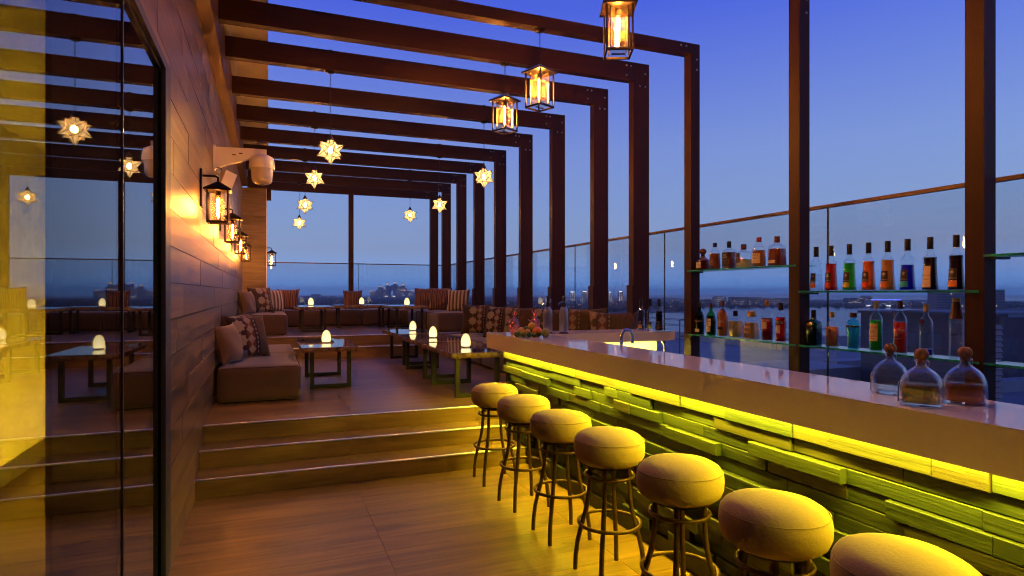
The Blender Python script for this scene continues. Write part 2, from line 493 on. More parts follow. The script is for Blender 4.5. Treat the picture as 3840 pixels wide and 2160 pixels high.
def stair(parent, ys, zs, x0, x1, joint, z_start):
    """risers at ys, each topped by a tread reaching the next riser and a metal nosing"""
    zprev = z_start
    for i, (y, z) in enumerate(zip(ys, zs)):
        depth = (ys[i + 1] - y) if i + 1 < len(ys) else None
        xs = [x0] + [joint + TL * k for k in range(-2, 5) if x0 < joint + TL * k < x1] + [x1]
        core = MB().box(x0, x1, y + .012, (y + depth + .012) if depth else y + .05, zprev - .4 if i == 0 else z_start - .4, z - .014)
        part('step_core', core, M['floor_sub'], parent)
        for a, b in zip(xs, xs[1:]):
            part('riser_tile', MB().box(a + .001, b - .001, y, y + .011, zprev + .001, z - .013), M['riser'], parent)
            if depth:
                part('tread_tile', MB().box(a + .001, b - .001, y + .0145, y + depth - .001, z - .013, z), M['floor'], parent)
        n = MB().tube([(x0, y + .006, z - .0045), (x1, y + .006, z - .0045)], .0078, 10)
        part('nosing_strip', n, M['alu'], parent)
        zprev = z
stair(mid, [4.97, 5.27, 5.56], [.14, .28, ZM], -.5, 2.115, .632, 0)
stair(upper, [10.53, 10.83], [.595, ZU], -.5, 3.7, .70, ZM)

# our own tower below the terrace
tw = thing('terrace_tower', 'tall building that carries the timber roof terrace', 'building', (0, 5, -39))
part('tower_body', MB().box(-9, 4.3, -8, 15.3, -39, -.36), plain('tower_render', (.45, .42, .38), .8), tw)
part('added_sky_blocker', MB().box(-9, -.82, -8, 13.4, 4.32, 19).box(-.81, 7.5, -9, -1.5, -.35, 19), bpy.data.materials['tower_render'], tw)  # unseen masses added at the left and behind to cut the blue skylight
part('terrace_kerb', MB().box(3.95, 4.3, -1.2, 15.1, -.36, -.006).box(-.7, 3.94, 14.92, 15.1, -.36, .6), plain('kerb', (.3, .29, .28), .8), tw)

# ---- long wall clad with timber-print planks (rows 20 cm, joints measured on the photograph)
wall = thing('timber_clad_wall', 'long wall clad in wood-look planks beside the steps and sofas', 'wall', (XW, 8.5, 0))
part('wall_core', MB().box(-.80, XW - .0125, 3.76, 13.5, 0, 4.3).box(-.80, XW - .0125, -1.2, 3.76, 2.70, 4.3), M['wall_core'], wall)
cache = {}
for k in range(-1, 19):
    za, zb_ = max(0, .155 + .2 * k), min(3.62, .155 + .2 * (k + 1))
    if zb_ - za < .01: continue
    off = [.0, .55, .27, .82, .4][k % 5] + .13 * ((k * 7) % 3)
    ymin = 3.756 if zb_ < 2.72 else (-1.2 if za >= 2.69 else 3.756)
    if za < 2.69 < zb_: ymin = 3.756
    ys = [ymin] + [ymin + off + 1.2 * j for j in range(-1, 14) if ymin + .05 < ymin + off + 1.2 * j < 13.28] + [13.3]
    for a, b in zip(ys, ys[1:]):
        key = (round(b - a, 2), round(zb_ - za, 3))
        if key not in cache:
            h, l = zb_ - za, b - a
            cache[key] = MB().box(-.012, 0, -l / 2 + .0016, l / 2 - .0016, -h / 2 + .002, h / 2 - .002).mesh('wall_plank')
        link('wall_plank', cache[key], M['wall'], wall, (RN.uniform(-.0012, .0012), (a + b) / 2 - 8.5, (za + zb_) / 2))
part('wall_plank', MB().box(XW - .012, XW, -1.2, 3.754, 2.705, 2.752), M['wall'], wall)

# ---- short return wall at the far end
rw = thing('return_wall', 'short wood-look wall facing the terrace at the end of the long wall', 'wall', (-.27, 13.6, ZU))
part('wall_core', MB().box(-.49, -.062, 13.315, 13.85, ZU, 3.60), M['wall_core'], rw)
for k in range(15):
    a, b = ZU + .19 * k, min(3.6, ZU + .19 * (k + 1))
    part('wall_plank', MB().box(-.495, -.062, 13.302, 13.314, a + .0012, b - .0012), M['wallx'], rw)
    part('wall_plank', MB().box(-.061, -.050, 13.302, 13.85, a + .0012, b - .0012), M['wallx'], rw)
part('corner_trim', MB().box(-.0495, -.038, 13.296, 13.31, ZU, 3.6), plain('trim_white', (.75, .68, .66), .35, .4, bmp=0), rw)

# ---- ledger board, stub and pale soffit above the beams
lg = thing('ledger_beam', 'red-brown ledger beam running along the top of the plank wall', 'beam', (-.45, 8, 3.62))
for a, b in ((-1.2, 6.88), (6.884, 13.3)):
    part('ledger_board', MB().box(XW - .01, -.397, a, b, 3.622, 4.02), M['ledger'], lg)
part('ledger_return', MB().box(-.396, -.052, 13.25, 13.40, 3.602, 3.81), M['beam'], lg)
part('hanging_stub', MB().box(-.051, .045, 13.42, 13.52, 3.39, 3.81), M['post'], lg)
sf = thing('soffit', 'pale boarded soffit strip showing between the beams next to the wall', 'soffit', (-.25, 8, 4.05))
yy = -1.2
while yy < 13.4:
    part('soffit_board', MB().box(-.495, -.345, yy, yy + 2.39, 4.06, 4.075), M['soffit'], sf)
    part('soffit_board', MB().box(-.342, -.008, yy, yy + 2.39, 4.06, 4.075), M['soffit'], sf)
    yy += 2.4

# ---- pergola frames
BOLT = MB().lathe([(.011, 0), (.011, .003), (.006, .007)], 8).mesh('bolt')
def frame(y, w, t, h, zbase, sleeve, label, group, extra=None):
    zb0 = 3.815; zt = zb0 + h
    f = thing('pergola_frame', label, 'pergola frame', (XR - w / 2, y + t / 2, zbase), group)
    part('beam', MB().box(-.396, XR - w - .001, y, y + t, zb0, zt), M['beam'], f)
    part('post', MB().box(XR - w, XR, y, y + t, zbase, zt), M['post'], f)
    if sleeve:
        part('post_sleeve', MB().box(XR - w - .022, XR - w - .002, y - .012, y + t + .008, zbase, 1.585), M['post'], f)
    def bl(x, z):
        link('bolt', BOLT, M['bolt'], f, (x - (XR - w / 2), -t / 2 - .0005, z - zbase), (PI / 2, 0, 0))
    if w > .15:
        for x, z in ((XR - .29, zt - .045), (XR - .29, zb0 + .05), (XR - .235, zt - .045), (XR - .05, zb0 + .09), (XR - .12, zb0 - .05), (XR - .05, zb0 - .05)): bl(x, z)
    else:
        for x, z in ((XR - .22, zt - .035), (XR - .16, zt - .035), (XR - .035, zb0 - .05), (XR - .035, zb0 - .15)): bl(x, z)
    if extra: extra(f)
    return f
slim = 'slim pergola frames standing behind the bar'
heavy = 'heavy pergola frames along the seating'
YF = {-2: .95, -1: 2.254, 0: 3.563, 1: 4.866, 2: 5.72, 3: 6.595, 4: 7.783, 5: 8.927, 6: 10.09, 7: 11.26, 8: 12.43, 9: 13.63, 10: 14.76}
lab = {-2: 'slim dark timber frame at the end of the empty glass shelves', -1: 'slim dark timber frame between the liqueur shelf and the empty shelves',
       0: 'slim dark timber frame between the whisky shelf and the liqueur shelf', 1: 'slim dark timber frame at the bar-corner end of the whisky shelf',
       2: 'heavy timber frame whose beam carries the lantern over the bar corner', 3: 'heavy timber frame carrying the first star lamp of the wall-side row',
       4: 'heavy timber frame carrying the post-side star lamp nearest the lanterns', 5: 'heavy timber frame carrying the second star lamp of the wall-side row',
       6: 'heavy timber frame carrying the middle star lamp of the post-side row', 7: 'heavy timber frame carrying the third star lamp of the wall-side row',
       8: 'heavy timber frame carrying the last star lamp of the post-side row', 9: 'heavy timber frame carrying the last star lamp of the wall-side row',
       10: 'heavy timber end frame with a middle post in front of the far glass'}
for k, y in YF.items():
    zbase = 0 if k < 2 else (ZM if y < 10.5 else ZU)
    if k < 2: frame(y, .104, .104, .10, zbase, False, lab[k], slim)
    elif k < 10: frame(y, .2, .098, .2, zbase, True, lab[k], heavy)
    else:
        def mid_post(f): part('middle_post', MB().box(1.745, 1.855, 14.765, 14.855, ZU, 3.814), M['post'], f)
        frame(y, .2, .098, .2, zbase, False, lab[k], heavy, mid_post)

# ---- glass balustrades
gr = thing('side_balustrade', 'tall glass wind-screen with brown cap rail along the terrace side', 'balustrade', (4.1, 6, 0))
PANE_EDGE = plain('pane_edge', (.02, .05, .06), .3, bmp=0)
yj = [-1.2] + [3.569 + 2.146 * k for k in range(-2, 6) if -1.1 < 3.569 + 2.146 * k < 14.9] + [14.92]
for a, b in zip(yj, yj[1:]):
    pn = part('glass_pane', MB().box(4.094, 4.106, a + .009, b - .009, 0, 2.168), M['rail_glass'], gr)
    part('pane_seal', MB().box(4.096, 4.104, a - .008, a + .008, 0, 2.166), PANE_EDGE, gr)
part('cap_rail', MB().box(4.08, 4.12, -1.2, 14.92, 2.169, 2.195), M['rail_cap'], gr)
ge = thing('end_balustrade', 'tall glass wind-screen with slim cap rail at the far end of the terrace', 'balustrade', (2, 14.92, ZU))
for a, b in ((-.05, 1.99), (1.99, 4.07)):
    part('glass_pane', MB().box(a + .006, b - .006, 14.914, 14.926, ZU, 2.178), M['rail_glass'], ge)
part('pane_seal', MB().box(1.985, 1.995, 14.916, 14.924, ZU, 2.176), PANE_EDGE, ge)
part('cap_rail', MB().box(-.05, 4.075, 14.90, 14.94, 2.179, 2.2), M['rail_cap'], ge)

# ---- glazed door in the wall plane and the lit room behind it
dr = thing('glazed_door', 'large glass door in the plank wall mirroring the terrace', 'door', (XW, 2, 0))
part('jamb', MB().box(-.512, XW + .004, 3.578, 3.752, .02, 2.70), M['frame_grey'], dr)
part('leaf_stile', MB().box(-.536, -.514, 3.628, 3.752, .02, 2.70), M['frame_dark'], dr)
part('header', MB().box(-.512, XW + .004, -1.2, 3.577, 2.655, 2.70), M['frame_grey'], dr)
part('leaf_rail', MB().box(-.536, -.514, -1.2, 3.627, 2.64, 2.70), M['frame_dark'], dr)
part('threshold', MB().box(-.58, XW + .004, -1.2, 3.752, .001, .018), plain('threshold', (.12, .09, .06), .5), dr)
part('glass_pane', MB().box(-.528, -.520, 2.729, 3.627, .02, 2.639), M['door_glass'], dr)
part('glass_pane', MB().box(-.528, -.520, -1.2, 2.711, .02, 2.639), M['door_glass'], dr)
part('glass_bead', MB().box(-.530, -.516, 2.713, 2.727, .02, 2.639), M['frame_dark'], dr)
blind = thing('dark_screen', 'dark screen standing behind the mirror-like glass door', 'screen', (-.57, 2.8, 0))
part('screen_panel', MB().box(-.58, -.565, 2.07, 2.845, .02, 2.69), M['blind'], blind)
part('screen_panel', MB().box(-.58, -.565, 2.872, 3.74, .02, 2.69), M['blind'], blind)
room = struct('interior_room')
part('interior_floor', MB().box(-4.2, -.59, -1.2, 9.5, -.35, 0), M['floor'], room)
part('interior_wall', MB().box(-2.02, -1.92, -1.2, 9.5, 0, 2.8).box(-1.92, -.81, 9.4, 9.5, 0, 2.8).box(-1.92, -.6, -1.3, -1.2, 0, 2.8), M['inner_wall'], room)
part('skirting_board', MB().box(-1.919, -1.90, -1.2, 9.4, .002, .16), M['skirting'], room)
part('interior_ceiling', MB().box(-2.0, -.82, -1.2, 9.5, 2.8, 2.9), M['inner_wall'], room)
tag(obj('wall_light_bar', MB().box(-.88, -.83, 4.2, 7.4, .10, .16), emit('interior_lamp', (1.0, .72, .04), 34)), 'yellow light bar low on the wall of the room behind the glass door', 'lamp')
end_wall = struct('rear_wall', MB().box(-.5, 4.2, -1.45, -1.22, -.35, 4.3), M['wall_core'])
# ================================================================== BAR
ZC = 1.115; CTH = .145
bar = thing('bar', 'bar with white counter and yellow-lit green-stained stacked timber front', 'bar', (2.2, 3, 0))
XB = 2.13
# counter: L-shaped slab with eased edges, two pieces butted
part('counter_top', MB().box(1.964, 2.40, -1.2, 5.607, ZC - CTH, ZC), M['counter'], bar)
part('counter_top', MB().box(2.402, 3.80, 5.12, 5.607, ZC - .092, ZC), M['counter'], bar)
part('bar_core', MB().box(XB + .03, 2.36, -1.2, 5.545, 0, ZC - CTH - .001), M['bar_base'], bar)
part('return_panel', MB().box(2.402, 3.75, 5.36, 5.545, 0, ZC - .093).box(2.362, 2.40, 5.40, 5.545, 0, ZC - CTH - .001), plain('return_panel_white', (.70, .66, .55), .5), bar)
part('plinth', MB().box(XB - .025, XB + .029, -1.2, 5.53, .002, .095), M['bar_base'], bar)
def clad_mat(i, dark, light, wear):
    m = wood('stacked_timber_%d' % i, dark, light, 1, .6, 26, 1.6, .4, 1.0, knots=True)
    return m
CL = [clad_mat(0, (.009, .016, .004), (0.036, 0.048, 0.012), .3), clad_mat(1, (.012, .013, .0045), (0.040, 0.034, 0.012), .3),
      clad_mat(2, (.005, .011, .004), (0.019, 0.030, 0.010), .3), clad_mat(3, (.014, .011, .005), (0.043, 0.030, 0.013), .3)]
RH = .0645
z = .936; row = 0
while z > .12:
    y = -1.2
    while y < 5.50:
        L_ = RN.choice([.18, .24, .3, .36, .42, .5, .55])
        y1 = min(5.515, y + L_)
        if 5.515 - y1 < .12: y1 = 5.515
        dep = RN.choice([0, 0, .008, .016, .022, .030, .040])
        if row == 0: dep = RN.choice([.022, .026, .03, .03])
        x0 = XB - .004 - dep; b = MB()
        e = .0025
        yA, yB_, zA, zB = y + .0008, y1 - .0008, z - RH + .0006, z - .0006
        x1_ = x0 + RN.uniform(-.003, .003); zA += RN.uniform(0, .0022); zB -= RN.uniform(0, .0022)
        # chamfered front edges, face slightly out of true
        b.add([(XB + .029, yA, zA), (XB + .029, yB_, zA), (XB + .029, yB_, zB), (XB + .029, yA, zB),
               (x0 + e, yA, zA), (x1_ + e, yB_, zA), (x1_ + e, yB_, zB), (x0 + e, yA, zB),
               (x0, yA + e, zA + e), (x1_, yB_ - e, zA + e), (x1_, yB_ - e, zB - e), (x0, yA + e, zB - e)],
              [(0, 1, 5, 4), (1, 2, 6, 5), (2, 3, 7, 6), (3, 0, 4, 7), (4, 5, 9, 8), (5, 6, 10, 9), (6, 7, 11, 10), (7, 4, 8, 11), (8, 9, 10, 11)])
        if y1 > -.4:
            part('timber_block', b, CL[RN.choice([0, 0, 1, 2, 2, 3])], bar)
        y = y1
    z -= RH; row += 1
def strip(name, label, x0, x1, y0, y1, zt, mat):
    t = thing(name, label, 'light strip', ((x0 + x1) / 2, (y0 + y1) / 2, zt))
    part('housing', MB().box(x0 - .002, x1 + .002, y0, y1, zt - .006, zt - .001), M['alu'], t)
    part('diffuser', MB().add([(x0, y0, zt - .0065), (x0, y1, zt - .0065), (x1, y1, zt - .0065), (x1, y0, zt - .0065)], [(0, 1, 2, 3)]), mat, t)
strip('counter_light_strip', 'long yellow light strip hidden under the front lip of the bar counter', 2.046, 2.060, -1.2, 5.51, ZC - CTH, M['led'])
strip('return_light_strip', 'yellow light strip under the short return of the bar counter', 2.45, 3.72, 5.255, 5.27, ZC - .092, M['led2'])
tag(obj('light_cable', MB().tube([(3.735, 5.262, 1.015), (3.77, 5.27, .97), (3.785, 5.28, .89), (3.77, 5.29, .80), (3.775, 5.30, .6)], .006, 8), M['white_plastic']),
    'pale cable hanging from the end of the short counter light strip', 'cable')

# ---- faucet
fx, fy = 2.56, 4.13
fc = thing('faucet', 'chrome gooseneck tap behind the bar counter', 'tap', (fx, fy, .9))
arc = [(fx, fy, .9), (fx, fy, 1.12)] + [(fx + .05 - .05 * math.cos(a), fy + .0, 1.155 + .055 * math.sin(a)) for a in [PI * i / 10 for i in range(11)]] + [(fx + .10, fy, 1.10)]
part('spout', MB().tube(arc, .0125, 12), M['chrome'], fc)
part('base_ring', MB().lathe([(.026, .9), (.026, .915), (.016, .925)], 16, (fx, fy, 0)), M['chrome'], fc)
tag(obj('sink_counter', MB().box(2.42, 3.0, 2.2, 5.1, .84, .9), plain('sink_steel', (.4, .4, .42), .3, .9, bmp=0)), 'steel sink worktop behind the bar below the tap', 'worktop')

# ---- glass shelves between the slim posts
def shelf(y0, y1, z, label):
    s = thing('glass_shelf', label, 'shelf', (3.87, (y0 + y1) / 2, z), 'glass bottle shelves between the posts')
    part('shelf_pane', MB().box(3.779, 3.98, y0, y1, z, z + .012), M['shelf_glass'], s)
    part('shelf_edge', MB().box(3.775, 3.778, y0, y1, z - .0005, z + .0125), M['shelf_edge'], s)
    for y in (y0 + .012, y1 - .05):
        part('bracket', MB().box(3.80, 3.93, y, y + .038, z - .014, z - .001), M['black_steel'], s)
    return z + .012
Z1 = shelf(3.56 + .02, 4.90, 1.705, 'upper glass shelf holding the row of whisky bottles')
Z2 = shelf(3.56 + .02, 4.90, 1.09, 'lower glass shelf holding the amber, green and red bottles')
Z3 = shelf(2.27, 3.555, 1.502, 'glass shelf holding the row of coloured liqueur bottles')
Z4 = shelf(2.27, 3.555, 1.09, 'lower glass shelf holding the gin, absinthe and vodka bottles')
shelf(1.0, 2.245, 1.705, 'empty upper glass shelf past the liqueur bottles')
shelf(1.0, 2.245, 1.09, 'empty lower glass shelf past the vodka bottles')

# ================================================================== BAR STOOLS
def make_stool():
    r = thing('bar_stool', '', 'stool', (0, 0, 0), 'upholstered stools along the bar')
    R0 = .191
    prof = [(.0, .602), (.10, .600), (.155, .604), (.178, .622), (.189, .650), (R0, .682), (.189, .708), (.183, .722)]
    seat = obj('seat', MB().lathe(prof, 40, capb=False, capt=False), M['stool'], r)
    top = obj('seat_top', MB().lathe([(.1825, .7225), (.172, .739), (.150, .752), (.115, .761), (.07, .766), (.03, .768), (0.0005, .7685)], 40, capb=False), M['stool'], r)
    obj('piping', MB().tube([(.1845 * math.cos(2 * PI * k / 40),   .1835 * math.sin(2 * PI * k / 40), .7222) for k in range(40)], .0018, 6, closed=True), plain('stool_piping', (.27, .19, .10), .9), seat)
    leg = MB()
    pts = [(.105, .603), (.105, .50), (.110, .43), (.120, .36), (.138, .29), (.158, .22), (.174, .15), (.183, .08), (.187, .0)]
    leg.tube([(a, 0, b) for a, b in pts], .0125, 10)
    lm = leg.mesh('leg')
    for k in range(4):
        link('leg', lm, M['copper_leg'], r, (0, 0, 0), (0, 0, PI / 4 + k * PI / 2))
    def ring(rad, z, w):
        return MB().tube([(rad * math.cos(2 * PI * k / 36), rad * math.sin(2 * PI * k / 36), z) for k in range(36)], w, 10, closed=True)
    obj('upper_ring', ring(.128, .535, .0085), M['copper_leg'], r)
    obj('foot_ring', ring(.163, .283, .0095), M['copper_leg'], r)
    obj('seat_plate', MB().lathe([(.125, .585), (.125, .601)], 24), M['black_steel'], r)
    return r
st0 = make_stool()
ordn = ['stool standing against the lowest step, farthest along the bar', 'second stool counted from the steps', 'third stool counted from the steps', 'fourth stool counted from the steps',
        'fifth stool counted from the steps', 'sixth stool counted from the steps', 'seventh stool counted from the steps']
for i, y in enumerate([4.617, 4.02, 3.42, 2.84, 2.24, 1.694, 1.21]):
    o = st0 if i == 0 else copytree(st0)
    o.location = (1.685, y, 0); o.rotation_euler = (0, 0, RN.uniform(-.08, .08))
    o['label'] = 'round beige bar ' + ordn[i]
    for ch in o.children:                      # no two upholstered seats alike
        if ch.name.split('.')[0] in ('seat', 'seat_top'):
            me = ch.data.copy(); ch.data = me
            for v_ in me.vertices:
                a_ = math.atan2(v_.co.y, v_.co.x); r_ = math.hypot(v_.co.x, v_.co.y)
                k_ = 1 + .010 * math.sin(2 * a_ + i * 1.7) * (r_ / .19) + .006 * math.sin(5 * a_ + i * 2.9) * (r_ / .19) ** 2
                v_.co.x *= k_; v_.co.y *= k_
                if v_.co.z > .7: v_.co.z += (.004 * math.sin(a_ + i * 2.1) * r_ / .19 - .004 * ((i * 37) % 5) / 4 * (1 - (r_ / .19) ** 2))

# ================================================================== TABLES
def make_table(name, label, x0, x1, y0, y1, zfloor, alongx=False, leg=None):
    h = .47
    zt = zfloor + h
    cx, cy_ = (x0 + x1) / 2, (y0 + y1) / 2
    t = thing(name, label, 'table', (cx, cy_, zfloor), 'low slab tables with steel frames')
    # live-edge slab: outline with uneven edges
    n = 26; pts = []
    def wob(s): return .007 * math.sin(7 * s + cx * 9) + .005 * math.sin(17 * s + cy_ * 5) + RN.uniform(-.003, .003)
    for a, b in (((x0, y0), (x1, y0)), ((x1, y0), (x1, y1)), ((x1, y1), (x0, y1)), ((x0, y1), (x0, y0))):
        for i in range(n):
            s = i / n; w = wob(s * 3) * (1 if 0 < i else .3)
            nx, ny = (b[1] - a[1]), -(b[0] - a[0]); L_ = math.hypot(nx, ny)
            pts.append((a[0] + (b[0] - a[0]) * s + nx / L_ * w, a[1] + (b[1] - a[1]) * s + ny / L_ * w))
    m = len(pts); sl = MB()
    V = [(p[0] - (p[0] - cx) * .03, p[1] - (p[1] - cy_) * .015, zt - .052) for p in pts] + [(p[0], p[1], zt - .03) for p in pts] + [(p[0] - (p[0] - cx) * .008, p[1] - (p[1] - cy_) * .005, zt) for p in pts]
    F_ = [tuple(reversed(range(m))), tuple(2 * m + i for i in range(m))]
    for lv in (0, 1):
        for i in range(m): F_.append((lv * m + i, lv * m + (i + 1) % m, (lv + 1) * m + (i + 1) % m, (lv + 1) * m + i))
    sl.add(V, F_); part('slab_top', sl, M['table_wood'], t)
    part('glass_top', MB().box(x0 + .004, x1 - .004, y0 + .004, y1 - .004, zt + .001, zt + .007), M['table_glass'], t)
    w = .045
    if not alongx:
        lx0, lx1 = leg if leg else (x0 + .1, x1 - .07)
        for yy in (y0 + .12, y1 - .2):
            f = MB().box(lx0, lx0 + w, yy, yy + w, zfloor, zt - .053).box(lx1 - w, lx1, yy, yy + w, zfloor, zt - .053).box(lx0 + w, lx1 - w, yy, yy + w, zfloor, zfloor + w)
            part('leg_frame', f, M['black_steel'], t)
    else:
        for xx in (x0 + .07, x1 - .115):
            f = MB().box(xx, xx + w, y0 + .06, y0 + .06 + w, zfloor, zt - .053).box(xx, xx + w, y1 - .1, y1 - .1 + w, zfloor, zt - .053).box(xx, xx + w, y0 + .06 + w, y1 - .1, zfloor, zfloor + w)
            part('leg_frame', f, M['black_steel'], t)
    return zt + .007
TB = [make_table('low_table', 'low slab table standing alone beside the wall-side sofa on the middle platform', .33, .95, 7.10, 8.50, ZM, leg=(.43, .88)),
      make_table('low_table', 'low slab table next to the corner of the white bar counter', 1.70, 2.36, 5.92, 7.22, ZM, leg=(1.78, 2.26)),
      make_table('low_table', 'low slab table in the middle of the row of three', 1.72, 2.37, 7.40, 8.76, ZM, leg=(1.80, 2.27)),
      make_table('low_table', 'low slab table of the row of three standing nearest the upper steps', 1.75, 2.40, 8.96, 10.26, ZM, leg=(1.855, 2.31)),
      make_table('low_table', 'low slab table on the upper platform beside the wall-side corner sofa', .46, 1.12, 11.78, 13.0, ZU, leg=(.555, 1.0)),
      make_table('low_table', 'low slab table set crosswise under the far middle post', 1.25, 2.33, 12.95, 13.55, ZU, alongx=True),
      make_table('low_table', 'low slab table on the upper platform next to the striped cushions', 2.20, 2.90, 11.78, 13.0, ZU, leg=(2.30, 2.84))]
EGGP = [(1079, 587), (2157, 622), (1904, 548), (1748, 493), (960, 298), (1352, 292), (1702, 298)]
EGGL = ['on the single table by the wall-side sofa', 'on the table next to the bar counter corner', 'on the middle table of the row of three', 'on the table nearest the upper steps',
        'on the upper table by the corner sofa', 'on the crosswise table under the far post', 'on the upper table next to the striped cushions']
egg_me = None
for (px, py), zt, lb in zip(EGGP, TB, EGGL):
    p = onZ(*z6(px, py), zt)
    if egg_me is None:
        prof = []
        for i in range(15):
            a = i / 14; zz = .012 + .143 * a
            r = .0545 * math.sqrt(max(0, 1 - ((a - .26) / (.26 if a < .26 else .74)) ** 2 * (.25 if a < .26 else 1)))
            prof.append((max(r, .0006), zz))
        egg_me = MB().lathe(prof, 24).mesh('lamp_globe')
        base_me = MB().lathe([(.046, 0), (.047, .0118)], 24).mesh('lamp_base')
    e = thing('egg_lamp', 'glowing egg-shaped table lamp ' + lb, 'table lamp', (p.x, p.y, zt), 'egg lamps on the low tables')
    link('lamp_globe', egg_me, M['egg'], e)
    link('lamp_base', base_me, M['white_plastic'], e)
# ================================================================== SOFAS
def sofa(x0, x1, y0, y1, zf, label):
    s = thing('sofa_module', label, 'sofa', ((x0 + x1) / 2, (y0 + y1) / 2, zf), 'brown upholstered sofa blocks')
    zt = zf + .352
    part('seat_block', MB().rbox(x0 + .004, x1 - .004, y0 + .004, y1 - .004, zf + .012, zt, .035, .014, 8), M['sofa'], s)
    c = .012; zz = zt - .010
    loop = []
    for a, b in (((x0 + c, y0 + c), (x1 - c, y0 + c)), ((x1 - c, y0 + c), (x1 - c, y1 - c)), ((x1 - c, y1 - c), (x0 + c, y1 - c)), ((x0 + c, y1 - c), (x0 + c, y0 + c))):
        for i in range(9):
            t = .04 + .92 * i / 8; loop.append((a[0] + (b[0] - a[0]) * t, a[1] + (b[1] - a[1]) * t, zz + .0 * t))
    part('piping', MB().tube(loop, .0045, 6, closed=True), M['sofa_pipe'], s)
    part('glide', MB().box(x0 + .05, x1 - .05, y0 + .05, y1 - .05, zf + .001, zf + .013), M['black_steel'], s)
    return zt
sofa(-.465, .305, 6.52, 7.86, ZM, 'brown sofa block with the brown cushion, next to the glass-topped single table')
sofa(-.465, .305, 7.865, 9.24, ZM, 'brown sofa block by the wall between the single table and the upper steps')
sofa(-.465, .300, 11.2, 12.25, ZU, 'brown sofa block at the edge of the upper platform by the wall')
sofa(-.465, .300, 12.255, 13.29, ZU, 'brown sofa block in front of the short return wall')
sofa(-.03, .230, 13.92, 14.72, ZU, 'narrow brown corner sofa block beside the return wall')
sofa(.235, 1.075, 13.84, 14.72, ZU, 'brown sofa block under the far glass beside the corner block')
sofa(1.08, 1.92, 13.84, 14.72, ZU, 'brown sofa block under the far middle post')
sofa(1.925, 2.76, 13.84, 14.72, ZU, 'brown sofa block under the far glass right of the middle post')
sofa(2.765, 3.60, 13.84, 14.72, ZU, 'brown sofa block filling the far corner by the posts')
sofa(2.93, 3.66, 12.92, 13.835, ZU, 'brown sofa block beneath the first narrow-striped cushion')
sofa(2.93, 3.66, 12.02, 12.915, ZU, 'brown sofa block beneath the second narrow-striped cushion')
sofa(2.93, 3.66, 11.1, 12.015, ZU, 'brown sofa block at the step edge beneath the wide-striped cushion')
ys = [5.64, 6.6, 7.57, 8.54, 9.51, 10.48]
for i, (a, b) in enumerate(zip(ys, ys[1:])):
    sofa(2.90, 3.64, a, b - .005, ZM, ['brown sofa block right behind the bar counter return', 'brown sofa block second behind the bar counter return', 'brown sofa block at the middle of the post-side row',
                                       'brown sofa block fourth behind the bar counter return', 'brown sofa block of the post-side row against the upper steps'][i])

# ================================================================== CUSHIONS
def stripes_mat(name, cols, width):
    m, nt, out = mat_new(name)
    v = N(nt, 'ShaderNodeSeparateXYZ'); nt.links.new(N(nt, 'ShaderNodeTexCoord').outputs['Object'], v.inputs[0])
    f = mathn(nt, 'FRACT', mathn(nt, 'DIVIDE', mathn(nt, 'ADD', v.outputs[0], 5.0), width))
    r = N(nt, 'ShaderNodeValToRGB'); r.color_ramp.interpolation = 'CONSTANT'
    e = r.color_ramp.elements
    while len(e) < len(cols): e.new(.5)
    for i, (p, c) in enumerate(cols): e[i].position = p; e[i].color = c4(c)
    nt.links.new(f, r.inputs[0])
    nz = noise(nt, coords(nt, (60, 60, 60)), 3, 3)
    c = mixc(nt, .35, r.outputs[0], ramp(nt, nz, [(.3, (.3, .3, .3)), (.7, (1., 1., 1.))]), 'MULTIPLY')
    princ(nt, out, c, .9, 0, .3, bump(nt, nz, .25, .004), sheen=.3); return m
